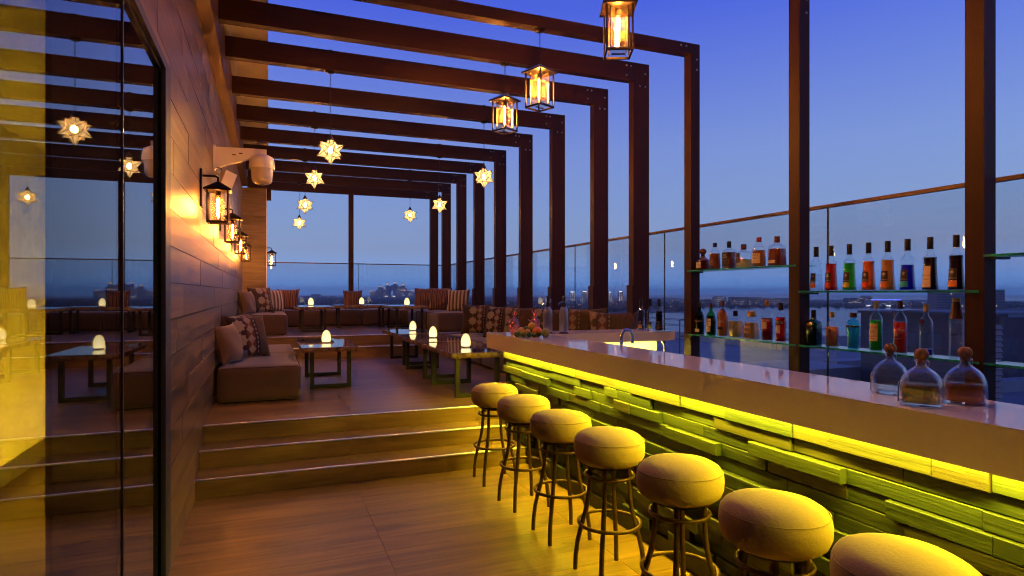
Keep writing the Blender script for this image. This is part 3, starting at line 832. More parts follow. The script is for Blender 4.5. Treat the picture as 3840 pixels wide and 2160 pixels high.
def kilim_mat(name, ground, star, field, accent, cell=.165, shift=0.0):
    m, nt, out = mat_new(name)
    v = N(nt, 'ShaderNodeSeparateXYZ'); nt.links.new(N(nt, 'ShaderNodeTexCoord').outputs['Object'], v.inputs[0])
    x, z = v.outputs[0], v.outputs[2]
    def cellf(q, w, o=0.0):
        return mathn(nt, 'MULTIPLY', mathn(nt, 'SUBTRACT', mathn(nt, 'FRACT', mathn(nt, 'DIVIDE', mathn(nt, 'ADD', q, 5.0 + o), w)), .5), w)
    snap = lambda q, s: mathn(nt, 'MULTIPLY', mathn(nt, 'ROUND', mathn(nt, 'DIVIDE', q, s)), s)
    # star column: union of a square and a diamond on a stepped grid
    cx_ = mathn(nt, 'ABSOLUTE', snap(mathn(nt, 'SUBTRACT', x, -.14 + shift) , .012)); cz_ = mathn(nt, 'ABSOLUTE', snap(cellf(z, cell), .012))
    sq = mathn(nt, 'LESS_THAN', mathn(nt, 'MAXIMUM', cx_, cz_), .052)
    di = mathn(nt, 'LESS_THAN', mathn(nt, 'ADD', cx_, cz_), .080)
    s1 = mathn(nt, 'MAXIMUM', sq, di)
    # stepped lozenge column
    dx = mathn(nt, 'ABSOLUTE', snap(mathn(nt, 'SUBTRACT', x, -.02 + shift), .010)); dz = mathn(nt, 'ABSOLUTE', snap(cellf(z, .11, .02), .012))
    s2 = mathn(nt, 'LESS_THAN', mathn(nt, 'ADD', dx, mathn(nt, 'MULTIPLY', dz, .8)), .046)
    bx2 = mathn(nt, 'ABSOLUTE', mathn(nt, 'SUBTRACT', x, .055 + shift)); bz2 = mathn(nt, 'ABSOLUTE', cellf(z, .05, .01))
    s3 = mathn(nt, 'MULTIPLY', mathn(nt, 'LESS_THAN', bx2, .007), mathn(nt, 'LESS_THAN', bz2, .014))
    inband = mathn(nt, 'LESS_THAN', mathn(nt, 'ABSOLUTE', mathn(nt, 'SUBTRACT', x, -.02 + shift)), .045)
    right = mathn(nt, 'GREATER_THAN', x, .085 + shift)
    vv = coords(nt, (14, 14, 5)); nz = noise(nt, vv, 1, 4, .6, 1.5)
    fieldc = ramp(nt, nz, [(.35, field), (.5, tuple(q * .7 for q in field)), (.62, accent), (.7, field)])
    c = mixc(nt, inband, ground, accent)
    c = mixc(nt, right, c, fieldc)
    allst = mathn(nt, 'MAXIMUM', mathn(nt, 'MAXIMUM', s1, s2), s3)
    c = mixc(nt, allst, c, star)
    n2 = noise(nt, coords(nt, (80, 80, 80)), 2, 3)
    c = mixc(nt, .7, c, ramp(nt, n2, [(.3, (.2, .2, .2)), (.7, (.7, .7, .7))]), 'MULTIPLY')
    princ(nt, out, c, .95, 0, .2, bump(nt, n2, .3, .004), sheen=.2); return m
KIL = [kilim_mat('kilim_star', (.045, .026, .026), (.40, .33, .27), (.13, .105, .055), (.17, .055, .025)),
       kilim_mat('kilim_olive', (.075, .045, .03), (.42, .33, .24), (.12, .095, .05), (.20, .07, .03), .19, .10),
       kilim_mat('kilim_rust', (.07, .042, .026), (.36, .27, .19), (.16, .075, .04), (.09, .07, .035), .15, -.06),
       kilim_mat('kilim_field', (.085, .065, .035), (.34, .26, .19), (.13, .095, .05), (.17, .075, .04), .2, -.10)]
NARROW = stripes_mat('narrow_stripes', [(0, (.10, .025, .018)), (.1, (.02, .012, .012)), (.17, (.26, .10, .035)), (.27, (.12, .03, .02)), (.36, (.45, .33, .22)), (.40, (.055, .022, .022)),
                                        (.52, (.16, .045, .028)), (.62, (.32, .17, .07)), (.68, (.025, .016, .018)), (.78, (.18, .06, .03)), (.88, (.40, .30, .2)), (.92, (.07, .025, .02))], .115)
WIDE = stripes_mat('wide_stripes', [(0, (.13, .072, .038)), (.5, (.52, .43, .33)), (.86, (.22, .13, .08)), (.9, (.48, .40, .3))], .072)
PC = {}
def cushion(x, y, zs, size, yaw, tilt, mat, label, puff=.075, group='scatter cushions on the sofas'):
    key = (round(size, 2), round(puff, 3), mat.name)
    if key not in PC:
        n = 18; h = size / 2; b = MB()
        def pt(i, j, s):
            u, v = -1 + 2 * i / n, -1 + 2 * j / n
            pin = 1 - .10 * (1 - abs(u) ** 2.2) * abs(v) ** 3 ; pin2 = 1 - .10 * (1 - abs(v) ** 2.2) * abs(u) ** 3
            th = puff * (max(0, 1 - u * u) ** .42) * (max(0, 1 - v * v) ** .42)
            th *= 1 + .10 * math.sin(3.1 * u + 2 * v + size * 40) * math.cos(2.3 * v)
            return (u * h * pin2, s * th, v * h * pin + h)
        for s in (-1, 1):
            V = [pt(i, j, s) for j in range(n + 1) for i in range(n + 1)]; F_ = []
            for j in range(n):
                for i in range(n):
                    q = (j * (n + 1) + i, j * (n + 1) + i + 1, (j + 1) * (n + 1) + i + 1, (j + 1) * (n + 1) + i)
                    F_.append(q if s < 0 else tuple(reversed(q)))
            b.add(V, F_, True)
        PC[key] = b.mesh('cushion')
    o = link('cushion', PC[key], mat, None, (x, y, zs - .012))
    o.rotation_euler = (Matrix.Rotation(yaw, 3, 'Z') @ Matrix.Rotation(tilt, 3, 'X')).to_euler()
    tag(o, label, 'cushion', group)
    return o
SA, SB = ZM + .352 + .012, ZU + .352 + .012
R_ = math.radians
# yaw 0: face towards -Y (the camera side); +90: face towards +X
cushion(-.34, 6.86, SA, .42, R_(68), R_(-14), M['pillow'], 'plain brown cushion against the wall on the near sofa block', .10)
cushion(-.17, 7.36, SA, .50, R_(38), R_(-17), KIL[0], 'dark kilim cushion with pale stars leaning beside the plain brown cushion', .085)
cushion(-.27, 7.66, SA, .50, R_(46), R_(-14), KIL[1], 'kilim cushion half hidden behind the star-patterned one by the wall', .085)
cushion(-.31, 11.62, SB, .42, R_(64), R_(-12), M['pillow'], 'plain brown cushion against the wall on the upper platform', .10)
cushion(-.10, 12.2, SB, .50, R_(36), R_(-15), KIL[1], 'olive kilim cushion with zigzag band on the upper wall-side sofa', .085)
cushion(.10, 12.95, SB, .46, R_(30), R_(-12), WIDE, 'wide brown and cream striped cushion before the return wall', .085)
cushion(.36, 13.95, SB, .48, R_(-14), R_(-16), NARROW, 'narrow striped maroon cushion in the far corner by the return wall', .085)
cushion(1.79, 14.36, SB, .44, R_(0), R_(-8), NARROW, 'narrow striped cushion upright under the far middle post', .075)
cushion(3.20, 13.42, SB, .50, R_(-38), R_(-10), NARROW, 'narrow striped maroon cushion nearest the far glass on the post side', .085)
cushion(3.27, 12.30, SB, .50, R_(-36), R_(-12), NARROW, 'narrow striped maroon cushion beside the wide-striped one on the post side', .085)
cushion(3.44, 11.55, SB, .46, R_(-30), R_(-14), WIDE, 'wide brown and cream striped cushion on the post-side upper sofa', .085)
cushion(3.36, 10.2, SA, .54, R_(-32), R_(-12), KIL[1], 'olive kilim cushion with pale band at the end against the upper steps', .085)
cushion(3.40, 9.18, SA, .54, R_(-46), R_(-16), KIL[0], 'dark kilim cushion with two columns of stars on the post-side row', .085)
cushion(3.40, 8.32, SA, .54, R_(-44), R_(-16), KIL[2], 'rust kilim cushion behind the copper pineapples', .085)
cushion(3.40, 7.22, SA, .55, R_(-40), R_(-16), KIL[2], 'rust kilim cushion behind the soda siphons', .085)
cushion(3.40, 6.33, SA, .57, R_(-34), R_(-12), KIL[3], 'olive field kilim cushion next to the soda siphons', .085)
cushion(3.47, 5.76, SA, .54, R_(-32), R_(-12), KIL[3], 'olive kilim cushion with stepped pattern behind the bar counter return', .085)
for i, y in enumerate((9.8, 8.8, 7.85, 6.85)):
    cushion(3.54, y, SA, .42, R_(-88), R_(-10), M['pillow'], 'plain brown back cushion %s' % ['at the end against the upper steps', 'behind the star kilim cushion', 'between the two rust kilim cushions', 'behind the olive field cushion'][i], .09)

# ================================================================== LANTERNS
def lantern_body(t, dz, s=.086, h=.32, roof=.115, glass_r=.058, bulb='bulb'):
    """square lantern hanging below local z=0 (roof apex at dz)"""
    b = MB()
    zr, zb_ = dz - .07, dz - .07 - h
    b.add([(-roof, -roof, zr), (roof, -roof, zr), (roof, roof, zr), (-roof, roof, zr), (0, 0, dz)], [(0, 1, 4), (1, 2, 4), (2, 3, 4), (3, 0, 4)])
    b.box(-roof, roof, -roof, roof, zr - .012, zr - .0005)
    obj('lantern_roof', b, M['lantern'], t)
    for sx in (-1, 1):
        for sy in (-1, 1):
            obj('corner_post', MB().box(sx * s - .0055, sx * s + .0055, sy * s - .0055, sy * s + .0055, zb_, zr - .0125), M['lantern'], t)
    f = MB()
    for a in (-1, 1):
        f.box(-s + .0056, s - .0056, a * s - .006, a * s + .006, zb_, zb_ + .016); f.box(a * s - .006, a * s + .006, -s + .0062, s - .0062, zb_ + .001, zb_ + .015)
    f.box(-.045, .045, -.007, .007, zb_ + .002, zb_ + .008)
    gb = MB()
    if glass_r > .05:
        q = [(-glass_r, -glass_r), (glass_r, -glass_r), (glass_r, glass_r), (-glass_r, glass_r)]
        gb.add([(a, b_, zz) for zz in (zb_ + .017, zr - .014) for a, b_ in q], [(i, (i + 1) % 4, (i + 1) % 4 + 4, i + 4) for i in range(4)])
        for a, b_ in q: f.box(a - .003, a + .003, b_ - .003, b_ + .003, zb_ + .0165, zr - .0135)
    else: gb.lathe([(glass_r, zb_ + .017), (glass_r, zr - .014)], 20, capb=False, capt=False)
    g = obj('glass_box', gb, M['lantern_glass'], t)
    obj('base_frame', f, M['lantern'], t)
    hb = h
    k = obj('bulb', MB().lathe([(.004, zr - .075 - hb * .50), (.009, zr - .07 - hb * .50), (.009, zr - .075), (.004, zr - .07)], 8), M[bulb], t)
    obj('bulb_glass', MB().lathe([(.006, zr - .09 - hb * .54), (.017, zr - .075 - hb * .54), (.017, zr - .062)], 14, capt=False), M['bulb_glass'], k)
    obj('lamp_holder', MB().lathe([(.02, zr - .06), (.022, zr - .02), (.02, zr - .013)], 14), M['lantern'], t)
def chain(z0, z1):
    b = MB(); L_ = .030; n = max(1, int((z1 - z0) / (L_ * .78))); st = (z1 - z0) / n
    for i in range(n):
        zc = z0 + st * (i + .5); pts = []
        for k in range(10):
            a = 2 * PI * k / 10; u, w = .007 * math.cos(a), (L_ / 2) * math.sin(a)
            pts.append((u, 0, zc + w) if i % 2 else (0, u, zc + w))
        b.tube(pts, .0016, 5, closed=True)
    return b
def canopy(t, beamtop, zc=0.0):
    obj('canopy', MB().lathe([(.012, zc - .022), (.035, zc - .018), (.052, zc - .008), (.054, zc)], 20), M['lantern'], t)
    obj('canopy_cap', MB().lathe([(.026, zc + beamtop), (.026, zc + beamtop + .014), (.018, zc + beamtop + .02)], 14), M['lantern'], t)
PZ = 3.814
def pendant_lantern(x, y, yaw, bh, label):
    t = thing('pendant_lantern', label, 'lantern', (x, y, PZ), 'square lanterns hanging over the bar', yaw)
    canopy(t, bh + .001)
    obj('chain', chain(-.31, -.02), M['lantern'], t)
    lantern_body(t, -.30)
    return t
pendant_lantern(2.215, YF[0] + .052, R_(-24), .1, 'square bronze lantern nearest the bottle shelves, hanging past the slim frame')
pendant_lantern(2.215, YF[1] + .052, R_(24), .1, 'square bronze lantern hanging from the slim frame over the bar')
pendant_lantern(2.215, YF[2] + .05, R_(28), .2, 'square bronze lantern hanging from the heavy frame over the bar corner')
pendant_lantern(2.215, YF[-1] + .052, R_(-10), .1, 'square bronze lantern hanging over the big tequila bottles on the counter')
pendant_lantern(2.215, YF[-2] + .052, R_(20), .1, 'square bronze lantern over the counter past the big tequila bottles')
def wall_lantern(x, y, zc, arm, label, face=XW):
    """face: wall surface x; lantern hangs from an arm reaching +X"""
    t = thing('wall_lantern', label, 'lantern', (face, y, zc), 'bronze lanterns on the wall')
    obj('back_plate', MB().box(.001, .016, -.055, .055, -.16, .13), M['lantern'], t)
    obj('arm', MB().tube([(.016, 0, .085), (arm - .02, 0, .085), (arm, 0, .075), (arm, 0, .045)], .009, 8), M['lantern'], t)
    old = set(t.children)
    lantern_body(t, .05, .072, .265, .098, .047, 'bulb_wall')
    for c in t.children:
        if c not in old: c.location = (arm, 0, 0)
    return t
WL = ['bronze wall lantern under the white camera bracket', 'second bronze wall lantern along the plank wall past the camera', 'third bronze wall lantern along the plank wall', 'bronze wall lantern in the corner by the return wall']
for y, lb in zip((5.33, 7.35, 9.45, 11.65), WL):
    wall_lantern(-.37, y, 2.33, .126, lb)
wall_lantern(.055, 13.42, 2.33, .105, 'bronze wall lantern on the edge of the return wall before the far glass', -.050)

# ================================================================== STAR LAMPS
def star_meshes(R, rin):
    phi = (1 + 5 ** .5) / 2
    ic = []
    for a in (-1, 1):
        for b in (-phi, phi): ic += [(0, a, b), (a, b, 0), (b, 0, a)]
    ic = [Vector(v).normalized() for v in ic]
    rot = Matrix.Rotation(math.atan2(1, phi), 3, 'X')     # one spike straight down
    ic = [rot @ v for v in ic]
    tris = []
    for i in range(12):
        for j in range(i + 1, 12):
            for k in range(j + 1, 12):
                if all((ic[a] - ic[b]).length < 1.1 for a, b in ((i, j), (j, k), (i, k))): tris.append((i, j, k))
    fc_ = {t: sum((ic[a] for a in t), Vector()).normalized() * rin for t in tris}
    panes, edges = MB(), MB()
    for i in range(12):
        around = [t for t in tris if i in t]; ax = ic[i]
        u = ax.orthogonal().normalized(); w = ax.cross(u)
        around.sort(key=lambda t: math.atan2(fc_[t].dot(w), fc_[t].dot(u)))
        tip = ax * R
        for a in range(5):
            p, q = fc_[around[a]], fc_[around[(a + 1) % 5]]
            panes.add([tip, p, q], [(0, 1, 2)])
            edges.tube([tip, p], .0038, 4, smooth=False)
            edges.tube([p, q], .0032, 4, smooth=False)
    return panes.mesh('star_pane'), edges.mesh('star_edge')
SPM, SEM = star_meshes(.156, .080)
SBM = MB().lathe([(.004, -.03), (.018, -.02), (.022, 0), (.018, .02), (.008, .035)], 10).mesh('bulb')
def star(x, y, zc, bh, yaw, label):
    t = thing('star_lamp', label, 'star lamp', (x, y, PZ), 'glass star lamps on chains', yaw)
    canopy(t, bh + .001)
    dz = zc - PZ
    obj('chain', chain(dz + .17, -.02), M['lantern'], t)
    p = link('star_body', SPM, M['star_pane'], t, (0, 0, dz))
    link('star_edge', SEM, M['star_edge'], p)
    obj('star_cap', MB().lathe([(.040, .105), (.028, .135), (.008, .172)], 10), M['star_edge'], p)
    link('bulb', SBM, M['star_bulb'], t, (0, 0, dz))
star(.598, YF[3] + .049, 2.985, .2, .3, 'glass star lamp on the long chain above the wall-side sofa')
star(.594, YF[5] + .049, 3.10, .2, .9, 'glass star lamp beside the white camera housing, second of the wall-side row')
star(.590, YF[7] + .049, 3.035, .2, 1.7, 'glass star lamp third of the wall-side row, just above the last one')
star(.600, YF[9] + .049, 2.975, .2, .1, 'glass star lamp lowest and last of the wall-side row')
star(2.703, YF[4] + .049, 3.065, .2, .5, 'glass star lamp of the post-side row nearest the lanterns')
star(2.703, YF[6] + .049, 2.995, .2, 1.2, 'glass star lamp in the middle of the post-side row')
star(2.700, YF[8] + .049, 3.095, .2, .4, 'glass star lamp last of the post-side row before the far glass')

# ================================================================== SECURITY CAMERA
cc = thing('security_camera', 'white dome camera housing on a long bracket above the wall lantern', 'security camera', (XW, 6.55, 2.8))
part('wall_plate', MB().box(XW + .001, XW + .016, 6.485, 6.615, 2.665, 2.925), M['white_plastic'], cc)
arm = MB()
Vv = []
for x, zl, zh in ((XW + .016, 2.70, 2.905), (-.15, 2.82, 2.915), (-.02, 2.85, 2.915)):
    Vv += [(x, 6.52, zl), (x, 6.58, zl), (x, 6.58, zh), (x, 6.52, zh)]
arm.add(Vv, [(3, 2, 1, 0), (8, 9, 10, 11)] + [(i * 4 + k, i * 4 + (k + 1) % 4, (i + 1) * 4 + (k + 1) % 4, (i + 1) * 4 + k) for i in (0, 1) for k in range(4)])
part('bracket_arm', arm, M['white_plastic'], cc)
for x in (-.33, -.27):
    part('arm_slot', MB().box(x, x + .032, 6.517, 6.5195, 2.835 + (x + .33) * .3, 2.845 + (x + .33) * .3), M['dark_plastic'], cc)
part('dome_cover', MB().lathe([(.118, 2.725), (.120, 2.745), (.116, 2.80), (.105, 2.838), (.06, 2.862), (.01, 2.868)], 28, (-.062, 6.55, 0), capb=False), M['white_plastic'], cc)
part('dome_body', MB().lathe([(.012, 2.572), (.055, 2.575), (.085, 2.59), (.096, 2.62), (.103, 2.70), (.106, 2.755)], 28, (-.062, 6.55, 0)), plain('dome_gloss', (.62, .56, .48), .12, .2, var=.03, bmp=0), cc)
part('lens_eye', MB().lathe([(.022, 2.568), (.024, 2.573)], 14, (-.062, 6.55, 0)), M['dark_plastic'], cc)
mb_ = MB().box(-.055, .055, -.045, .045, -.075, .075, Matrix.Translation((-.37, 6.40, 2.575)) @ Matrix.Rotation(.35, 4, 'Y') @ Matrix.Rotation(.5, 4, 'Z'))
sb_ = thing('sensor_box', 'small white sensor box tilted under the camera bracket', 'sensor', (XW, 6.45, 2.6))
part('sensor_case', mb_, M['white_plastic'], sb_)
part('sensor_stalk', MB().tube([(XW + .002, 6.50, 2.655), (-.45, 6.48, 2.645), (-.42, 6.44, 2.62)], .012, 8), M['white_plastic'], sb_)
part('sensor_wire', MB().tube([(XW + .016, 6.5, 2.69), (-.45, 6.47, 2.70), (-.42, 6.43, 2.68), (-.40, 6.42, 2.64)], .003, 6), M['dark_plastic'], sb_)
# ================================================================== BOTTLES
def flat(name, col, rough=.5, metal=0.0): return plain(name, col, rough, metal, var=.06, bmp=0)
CAPM = {'black': flat('cap_black', (.012, .010, .010), .35), 'gold': flat('cap_gold', (.55, .36, .10), .3, .8), 'red': flat('cap_red', (.28, .012, .012), .3),
        'blue': flat('cap_blue', (.02, .02, .10), .3), 'brown': flat('cap_brown', (.10, .028, .015), .4), 'cork': plain('cork', (.36, .18, .08), .8, 0, .35, 40, .3),
        'cream': flat('cap_cream', (.55, .42, .22), .5), 'amber': flat('cap_amber', (.48, .25, .05), .35, .3), 'darkwood': flat('cap_darkwood', (.05, .018, .010), .35)}
LBL = {'cream': flat('label_cream', (.62, .52, .34), .6), 'black': flat('label_black', (.02, .016, .014), .4), 'orange': flat('label_orange', (.62, .20, .05), .35, .3),
       'red': flat('label_red', (.55, .05, .02), .35, .3), 'yellow': flat('label_yellow', (.55, .52, .05), .35, .3), 'gold': flat('label_gold', (.50, .34, .12), .35, .5),
       'cyan': flat('label_cyan', (.02, .40, .48), .35, .3), 'white': flat('label_white', (.7, .68, .62), .5), 'brown': flat('label_brown', (.14, .05, .025), .5),
       'ink': flat('ink', (.015, .012, .012), .6), 'inkred': flat('ink_red', (.35, .02, .015), .6), 'foil': flat('foil_silver', (.6, .55, .5), .3, .9), 'green': flat('label_lime', (.28, .62, .05), .4)}
LIQ = {}
def liq(name, col, body=.25):
    if name not in LIQ: LIQ[name] = tinted('liquid_' + name, tuple(q ** .62 for q in col), body=min(.85, body + .25), dif=tuple(q / max(col) * (.92 if max(col) > .5 else .55 if max(col) > .2 else .05) for q in col))
    return LIQ[name]
GL = {'clear': M['bottle_glass'], 'green': thin_glass('green_bottle_glass', (.16, .60, .22), 1.5, pw=2.4), 'dark': thin_glass('dark_bottle_glass', (.10, .05, .03), 1.5),
      'amber': thin_glass('amber_bottle_glass', (.65, .28, .08), 1.5, pw=2.4), 'teal': thin_glass('teal_bottle_glass', (.35, .85, .88), 1.5, pw=2.4), 'dkgreen': thin_glass('deep_green_glass', (.08, .25, .09), 1.5, pw=2.4)}
SH = {  # profile (radius, height) of the glass up to the cap, cross-section exponent, cap radius, cap start
    'flare': ([(.93, 0), (1, .012), (.97, .10), (.88, .28), (.815, .44), (.80, .53), (.83, .60), (.84, .618), (.74, .645), (.44, .675), (.39, .70), (.38, .775)], 2.3, .40, .775),
    'round': ([(.92, 0), (1, .015), (1, .56), (.94, .62), (.70, .69), (.44, .745), (.36, .79), (.35, .845)], 2.0, .38, .845),
    'square': ([(.92, 0), (1, .015), (1, .62), (.92, .665), (.55, .70), (.36, .73), (.34, .77)], 5.0, .38, .77),
    'squat': ([(.94, 0), (1, .02), (1, .45), (.93, .52), (.66, .60), (.38, .66), (.32, .69), (.32, .78)], 2.4, .55, .78),
    'flask': ([(.94, 0), (1, .02), (1, .50), (.97, .58), (.84, .67), (.55, .725), (.34, .75), (.32, .79)], 4.0, .36, .79),
    'trapez': ([(1, 0), (1, .015), (.90, .30), (.74, .62), (.70, .66), (.42, .70), (.34, .73), (.34, .80)], 5.0, .62, .80),
    'tall': ([(.93, 0), (1, .01), (1, .60), (.95, .66), (.74, .715), (.45, .755), (.36, .79), (.36, .85)], 2.0, .42, .85),
    'waist': ([(.96, 0), (1, .01), (1, .14), (.92, .24), (.90, .32), (.96, .46), (1, .60), (.88, .655), (.55, .70), (.40, .74), (.38, .80)], 2.0, .46, .80),
    'bell': ([(.70, 0), (.74, .012), (.84, .30), (1, .60), (1, .64), (.90, .74), (.62, .80), (.36, .825), (.34, .87)], 2.0, .52, .87),
    'cone': ([(.95, 0), (1, .012), (1, .66)], 2.0, 1.0, .66),
    'block': ([(.85, 0), (.88, .015), (1, .30), (1, .62), (.9, .69), (.55, .735), (.34, .755), (.32, .80)], 4.0, .36, .80)}
def text_mesh(s):
    cu = bpy.data.curves.new('lettering', 'FONT'); cu.body = s; cu.size = 1.0; cu.align_x = 'CENTER'; cu.align_y = 'CENTER'; cu.resolution_u = 2
    o = bpy.data.objects.new('lettering', cu); COL.objects.link(o)
    dg = bpy.context.evaluated_depsgraph_get()
    me = bpy.data.meshes.new_from_object(o.evaluated_get(dg))
    bpy.data.objects.remove(o); bpy.data.curves.remove(cu)
    v = [tuple(q.co) for q in me.vertices]; f = [tuple(p.vertices) for p in me.polygons]
    bpy.data.meshes.remove(me)
    return v, f
def prof_r(pr, H, R, z):
    t = z / H
    for (r0, a), (r1, b) in zip(pr, pr[1:]):
        if a <= t <= b: return R * (r0 + (r1 - r0) * (t - a) / max(1e-6, b - a))
    return R * pr[-1][0]
def surf(pr, p, H, R, ang, z, eps):
    ca, sa = math.cos(ang), math.sin(ang)
    q = (abs(ca) ** p + abs(sa) ** p) ** (-1 / p)
    r = prof_r(pr, H, R, z) * q + eps
    return (r * ca, r * sa, z)
def bottle(label, loc, H, R, shape, glass, liquid, fill, cap, labels=(), texts=(), face=PI, yaw=0, group='bottles on the glass shelves', capshape=None, cat='bottle'):
    pr, p, cr, cs = SH[shape]
    t = thing('bottle', label, cat, loc, group, yaw)
    n = 24
    obj('glass_body', MB().lathe([(r * R, z * H) for r, z in pr], n, p=p), GL[glass], t)
    if liquid is not None:
        lp = [(r * R * .93, max(z * H, .006)) for r, z in pr if z < fill] + [(prof_r(pr, H, R, fill * H) * .93, fill * H)]
        obj('liquid', MB().lathe(lp, n, p=p), liquid, t)
    if capshape == 'ball':
        obj('stopper', MB().lathe([(R * .30, cs * H - .01), (R * .34, cs * H + .004)] + [(R * cr * math.sin(a), cs * H + .004 + R * cr * (1 - math.cos(a)) * .9) for a in [.45 + (PI - .46) * i / 10 for i in range(11)]], 20), CAPM[cap], t)
    elif capshape == 'cone':
        obj('stopper', MB().lathe([(R, cs * H), (R * .98, cs * H + .004), (R * .55, H * .94)], n), CAPM[cap], t)
        obj('stopper_tip', MB().lathe([(R * .56, H * .942), (R * .60, H)], n), CAPM['gold'], t)
    else:
        obj('cap', MB().lathe([(R * cr * .98, cs * H), (R * cr, cs * H + .003), (R * cr, H - .004), (R * cr * .93, H)], 16, p=2.0), CAPM[cap], t)
    lobs = []
    for z0, z1, ha, mt in labels:
        b = MB(); na, nz_ = 9, 5; V = []
        for j in range(nz_):
            for i in range(na):
                V.append(surf(pr, p, H, R, face - ha + 2 * ha * i / (na - 1), (z0 + (z1 - z0) * j / (nz_ - 1)) * H, .0007))
        b.add(V, [(j * na + i, j * na + i + 1, (j + 1) * na + i + 1, (j + 1) * na + i) for j in range(nz_ - 1) for i in range(na - 1)], True)
        lobs.append(obj('label', b, LBL[mt], t))
    for s, zc, hh, mt in texts:
        v, f = text_mesh(s)
        Rr = prof_r(pr, H, R, zc * H); V = []
        for a, b_, _ in v:
            V.append(surf(pr, p, H, R, face + a * hh * H / Rr, (zc + b_ * hh) * H, .0013))
        obj('lettering', MB().add(V, f), LBL[mt], lobs[0] if lobs else t)
    return t
def shelf_bottle(px, base, top, w, zs, *a, **k):
    x, yb = zb(px, base)
    p = onX(x, yb, 3.865); d = p.x * ST + p.y * CT
    H = (base - top) / 1.9224 * d / FPX
    al = (x - CXP) / FPX
    R = w / 1.9224 * d / FPX / math.sqrt(1 + al * al) / 2 * 1.06
    return bottle(a[0], (p.x, p.y, zs), H, R, *a[1:], **k)
amb = liq('amber', (.62, .20, .03), .2); damb = liq('dark_amber', (.38, .075, .012), .2); gold = liq('gold', (.85, .56, .14), .15); pale = liq('pale', (.95, .88, .66), .08)
DR = liq('deep_red', (.42, .02, .015), .3); RED = liq('red', (.85, .02, .015), .45); GRN = liq('green', (.02, .55, .04), .45); ORG = liq('orange', (.95, .22, .03), .6)
AMB2 = liq('caramel', (.75, .36, .05), .5); BLU = liq('blue', (.012, .02, .62), .45); DRK = liq('coffee', (.03, .010, .006), .3); TEA = liq('teal', (.30, .78, .80), .25); CLR = liq('clear', (.95, .97, .97), -.21)
g1, g2, g3, g4 = 'bottles on the upper whisky shelf', 'bottles on the lower whisky shelf', 'liqueur bottles on the shelf', 'bottles on the lower gin shelf'
sb = shelf_bottle
# upper shelf, whisky bay
sb(262, 402, 263, 90, Z1, 'squat amber bottle with round stopper and oval cream label at the slim post', 'squat', 'amber', damb, .5, 'brown', [(.10, .42, .55, 'cream')], [('Don Julio', .27, .085, 'ink')], group=g1, capshape='ball')
sb(348, 398, 207, 78, Z1, 'round dark amber whisky bottle with blue cap', 'round', 'clear', damb, .60, 'blue', [(.12, .40, .6, 'brown')], [('CHIVAS', .30, .06, 'gold')], group=g1)
sb(450, 392, 195, 82, Z1, 'square dark whisky bottle with black label and black cap', 'square', 'clear', damb, .60, 'black', [(.12, .58, .62, 'black')], [('JACK', .50, .07, 'white'), ("DANIEL'S", .42, .055, 'white')], group=g1)
sb(555, 388, 217, 104, Z1, 'clear decanter bottle half full of pale gold spirit with dark stopper', 'square', 'clear', gold, .36, 'brown', [(.22, .62, .34, 'brown')], [('HERRADURA', .42, .05, 'gold')], group=g1)
sb(666, 380, 165, 96, Z1, 'bourbon bottle with dripping red wax neck and cream label', 'round', 'clear', amb, .56, 'red', [(.13, .46, .95, 'cream')], [("Maker's", .40, .085, 'ink'), ('Mark', .30, .085, 'ink'), ('BOURBON WHISKY', .20, .03, 'ink')], group=g1)
sb(796, 373, 157, 110, Z1, 'broad flask of dark bourbon with brown cap next to the middle post', 'flask', 'clear', damb, .58, 'brown', [(.10, .20, .55, 'cream')], [('WOODFORD RESERVE', .15, .035, 'ink')], group=g1)
# coloured liqueurs
LQ = [(1078, 552, 235, 88, CLR, .38, 'black', 'orange', 'clear liqueur bottle beside the middle slim post'), (1186, 552, 226, 92, RED, .60, 'black', 'red', 'bright red liqueur bottle beside the clear one'),
      (1318, 551, 214, 96, GRN, .59, 'black', 'yellow', 'bright green liqueur bottle with yellow label band'), (1456, 550, 203, 100, ORG, .61, 'black', 'red', 'cloudy orange liqueur bottle with red label band'),
      (1594, 550, 192, 106, AMB2, .62, 'black', 'orange', 'amber brown liqueur bottle with copper label band'), (1737, 550, 178, 112, BLU, .50, 'black', 'cyan', 'deep blue liqueur bottle with clear upper part'),
      (1900, 549, 164, 116, DRK, .62, None, 'cream', 'very dark liqueur bottle with tall cream label'), (2088, 548, 147, 122, DRK, .63, 'black', 'orange', 'very dark liqueur bottle with copper label by the broad post')]
for px, ba, to, w, lq_, fl, l1, l2, lb in LQ:
    labs = [(.19, .40, .62, 'black'), (.07, .18, .62, l2)] if l1 else [(.06, .46, .62, 'cream')]
    tx = [('CARTRON', .22, .030, 'foil'), ('*', .30, .16, 'foil')] if l1 else [('CARTRON', .28, .034, 'ink'), ('CREME', .21, .032, 'ink')]
    sb(px, ba, to, w, Z3, lb, 'flare', 'clear', lq_, fl, 'black', labs, tx, group=g3)
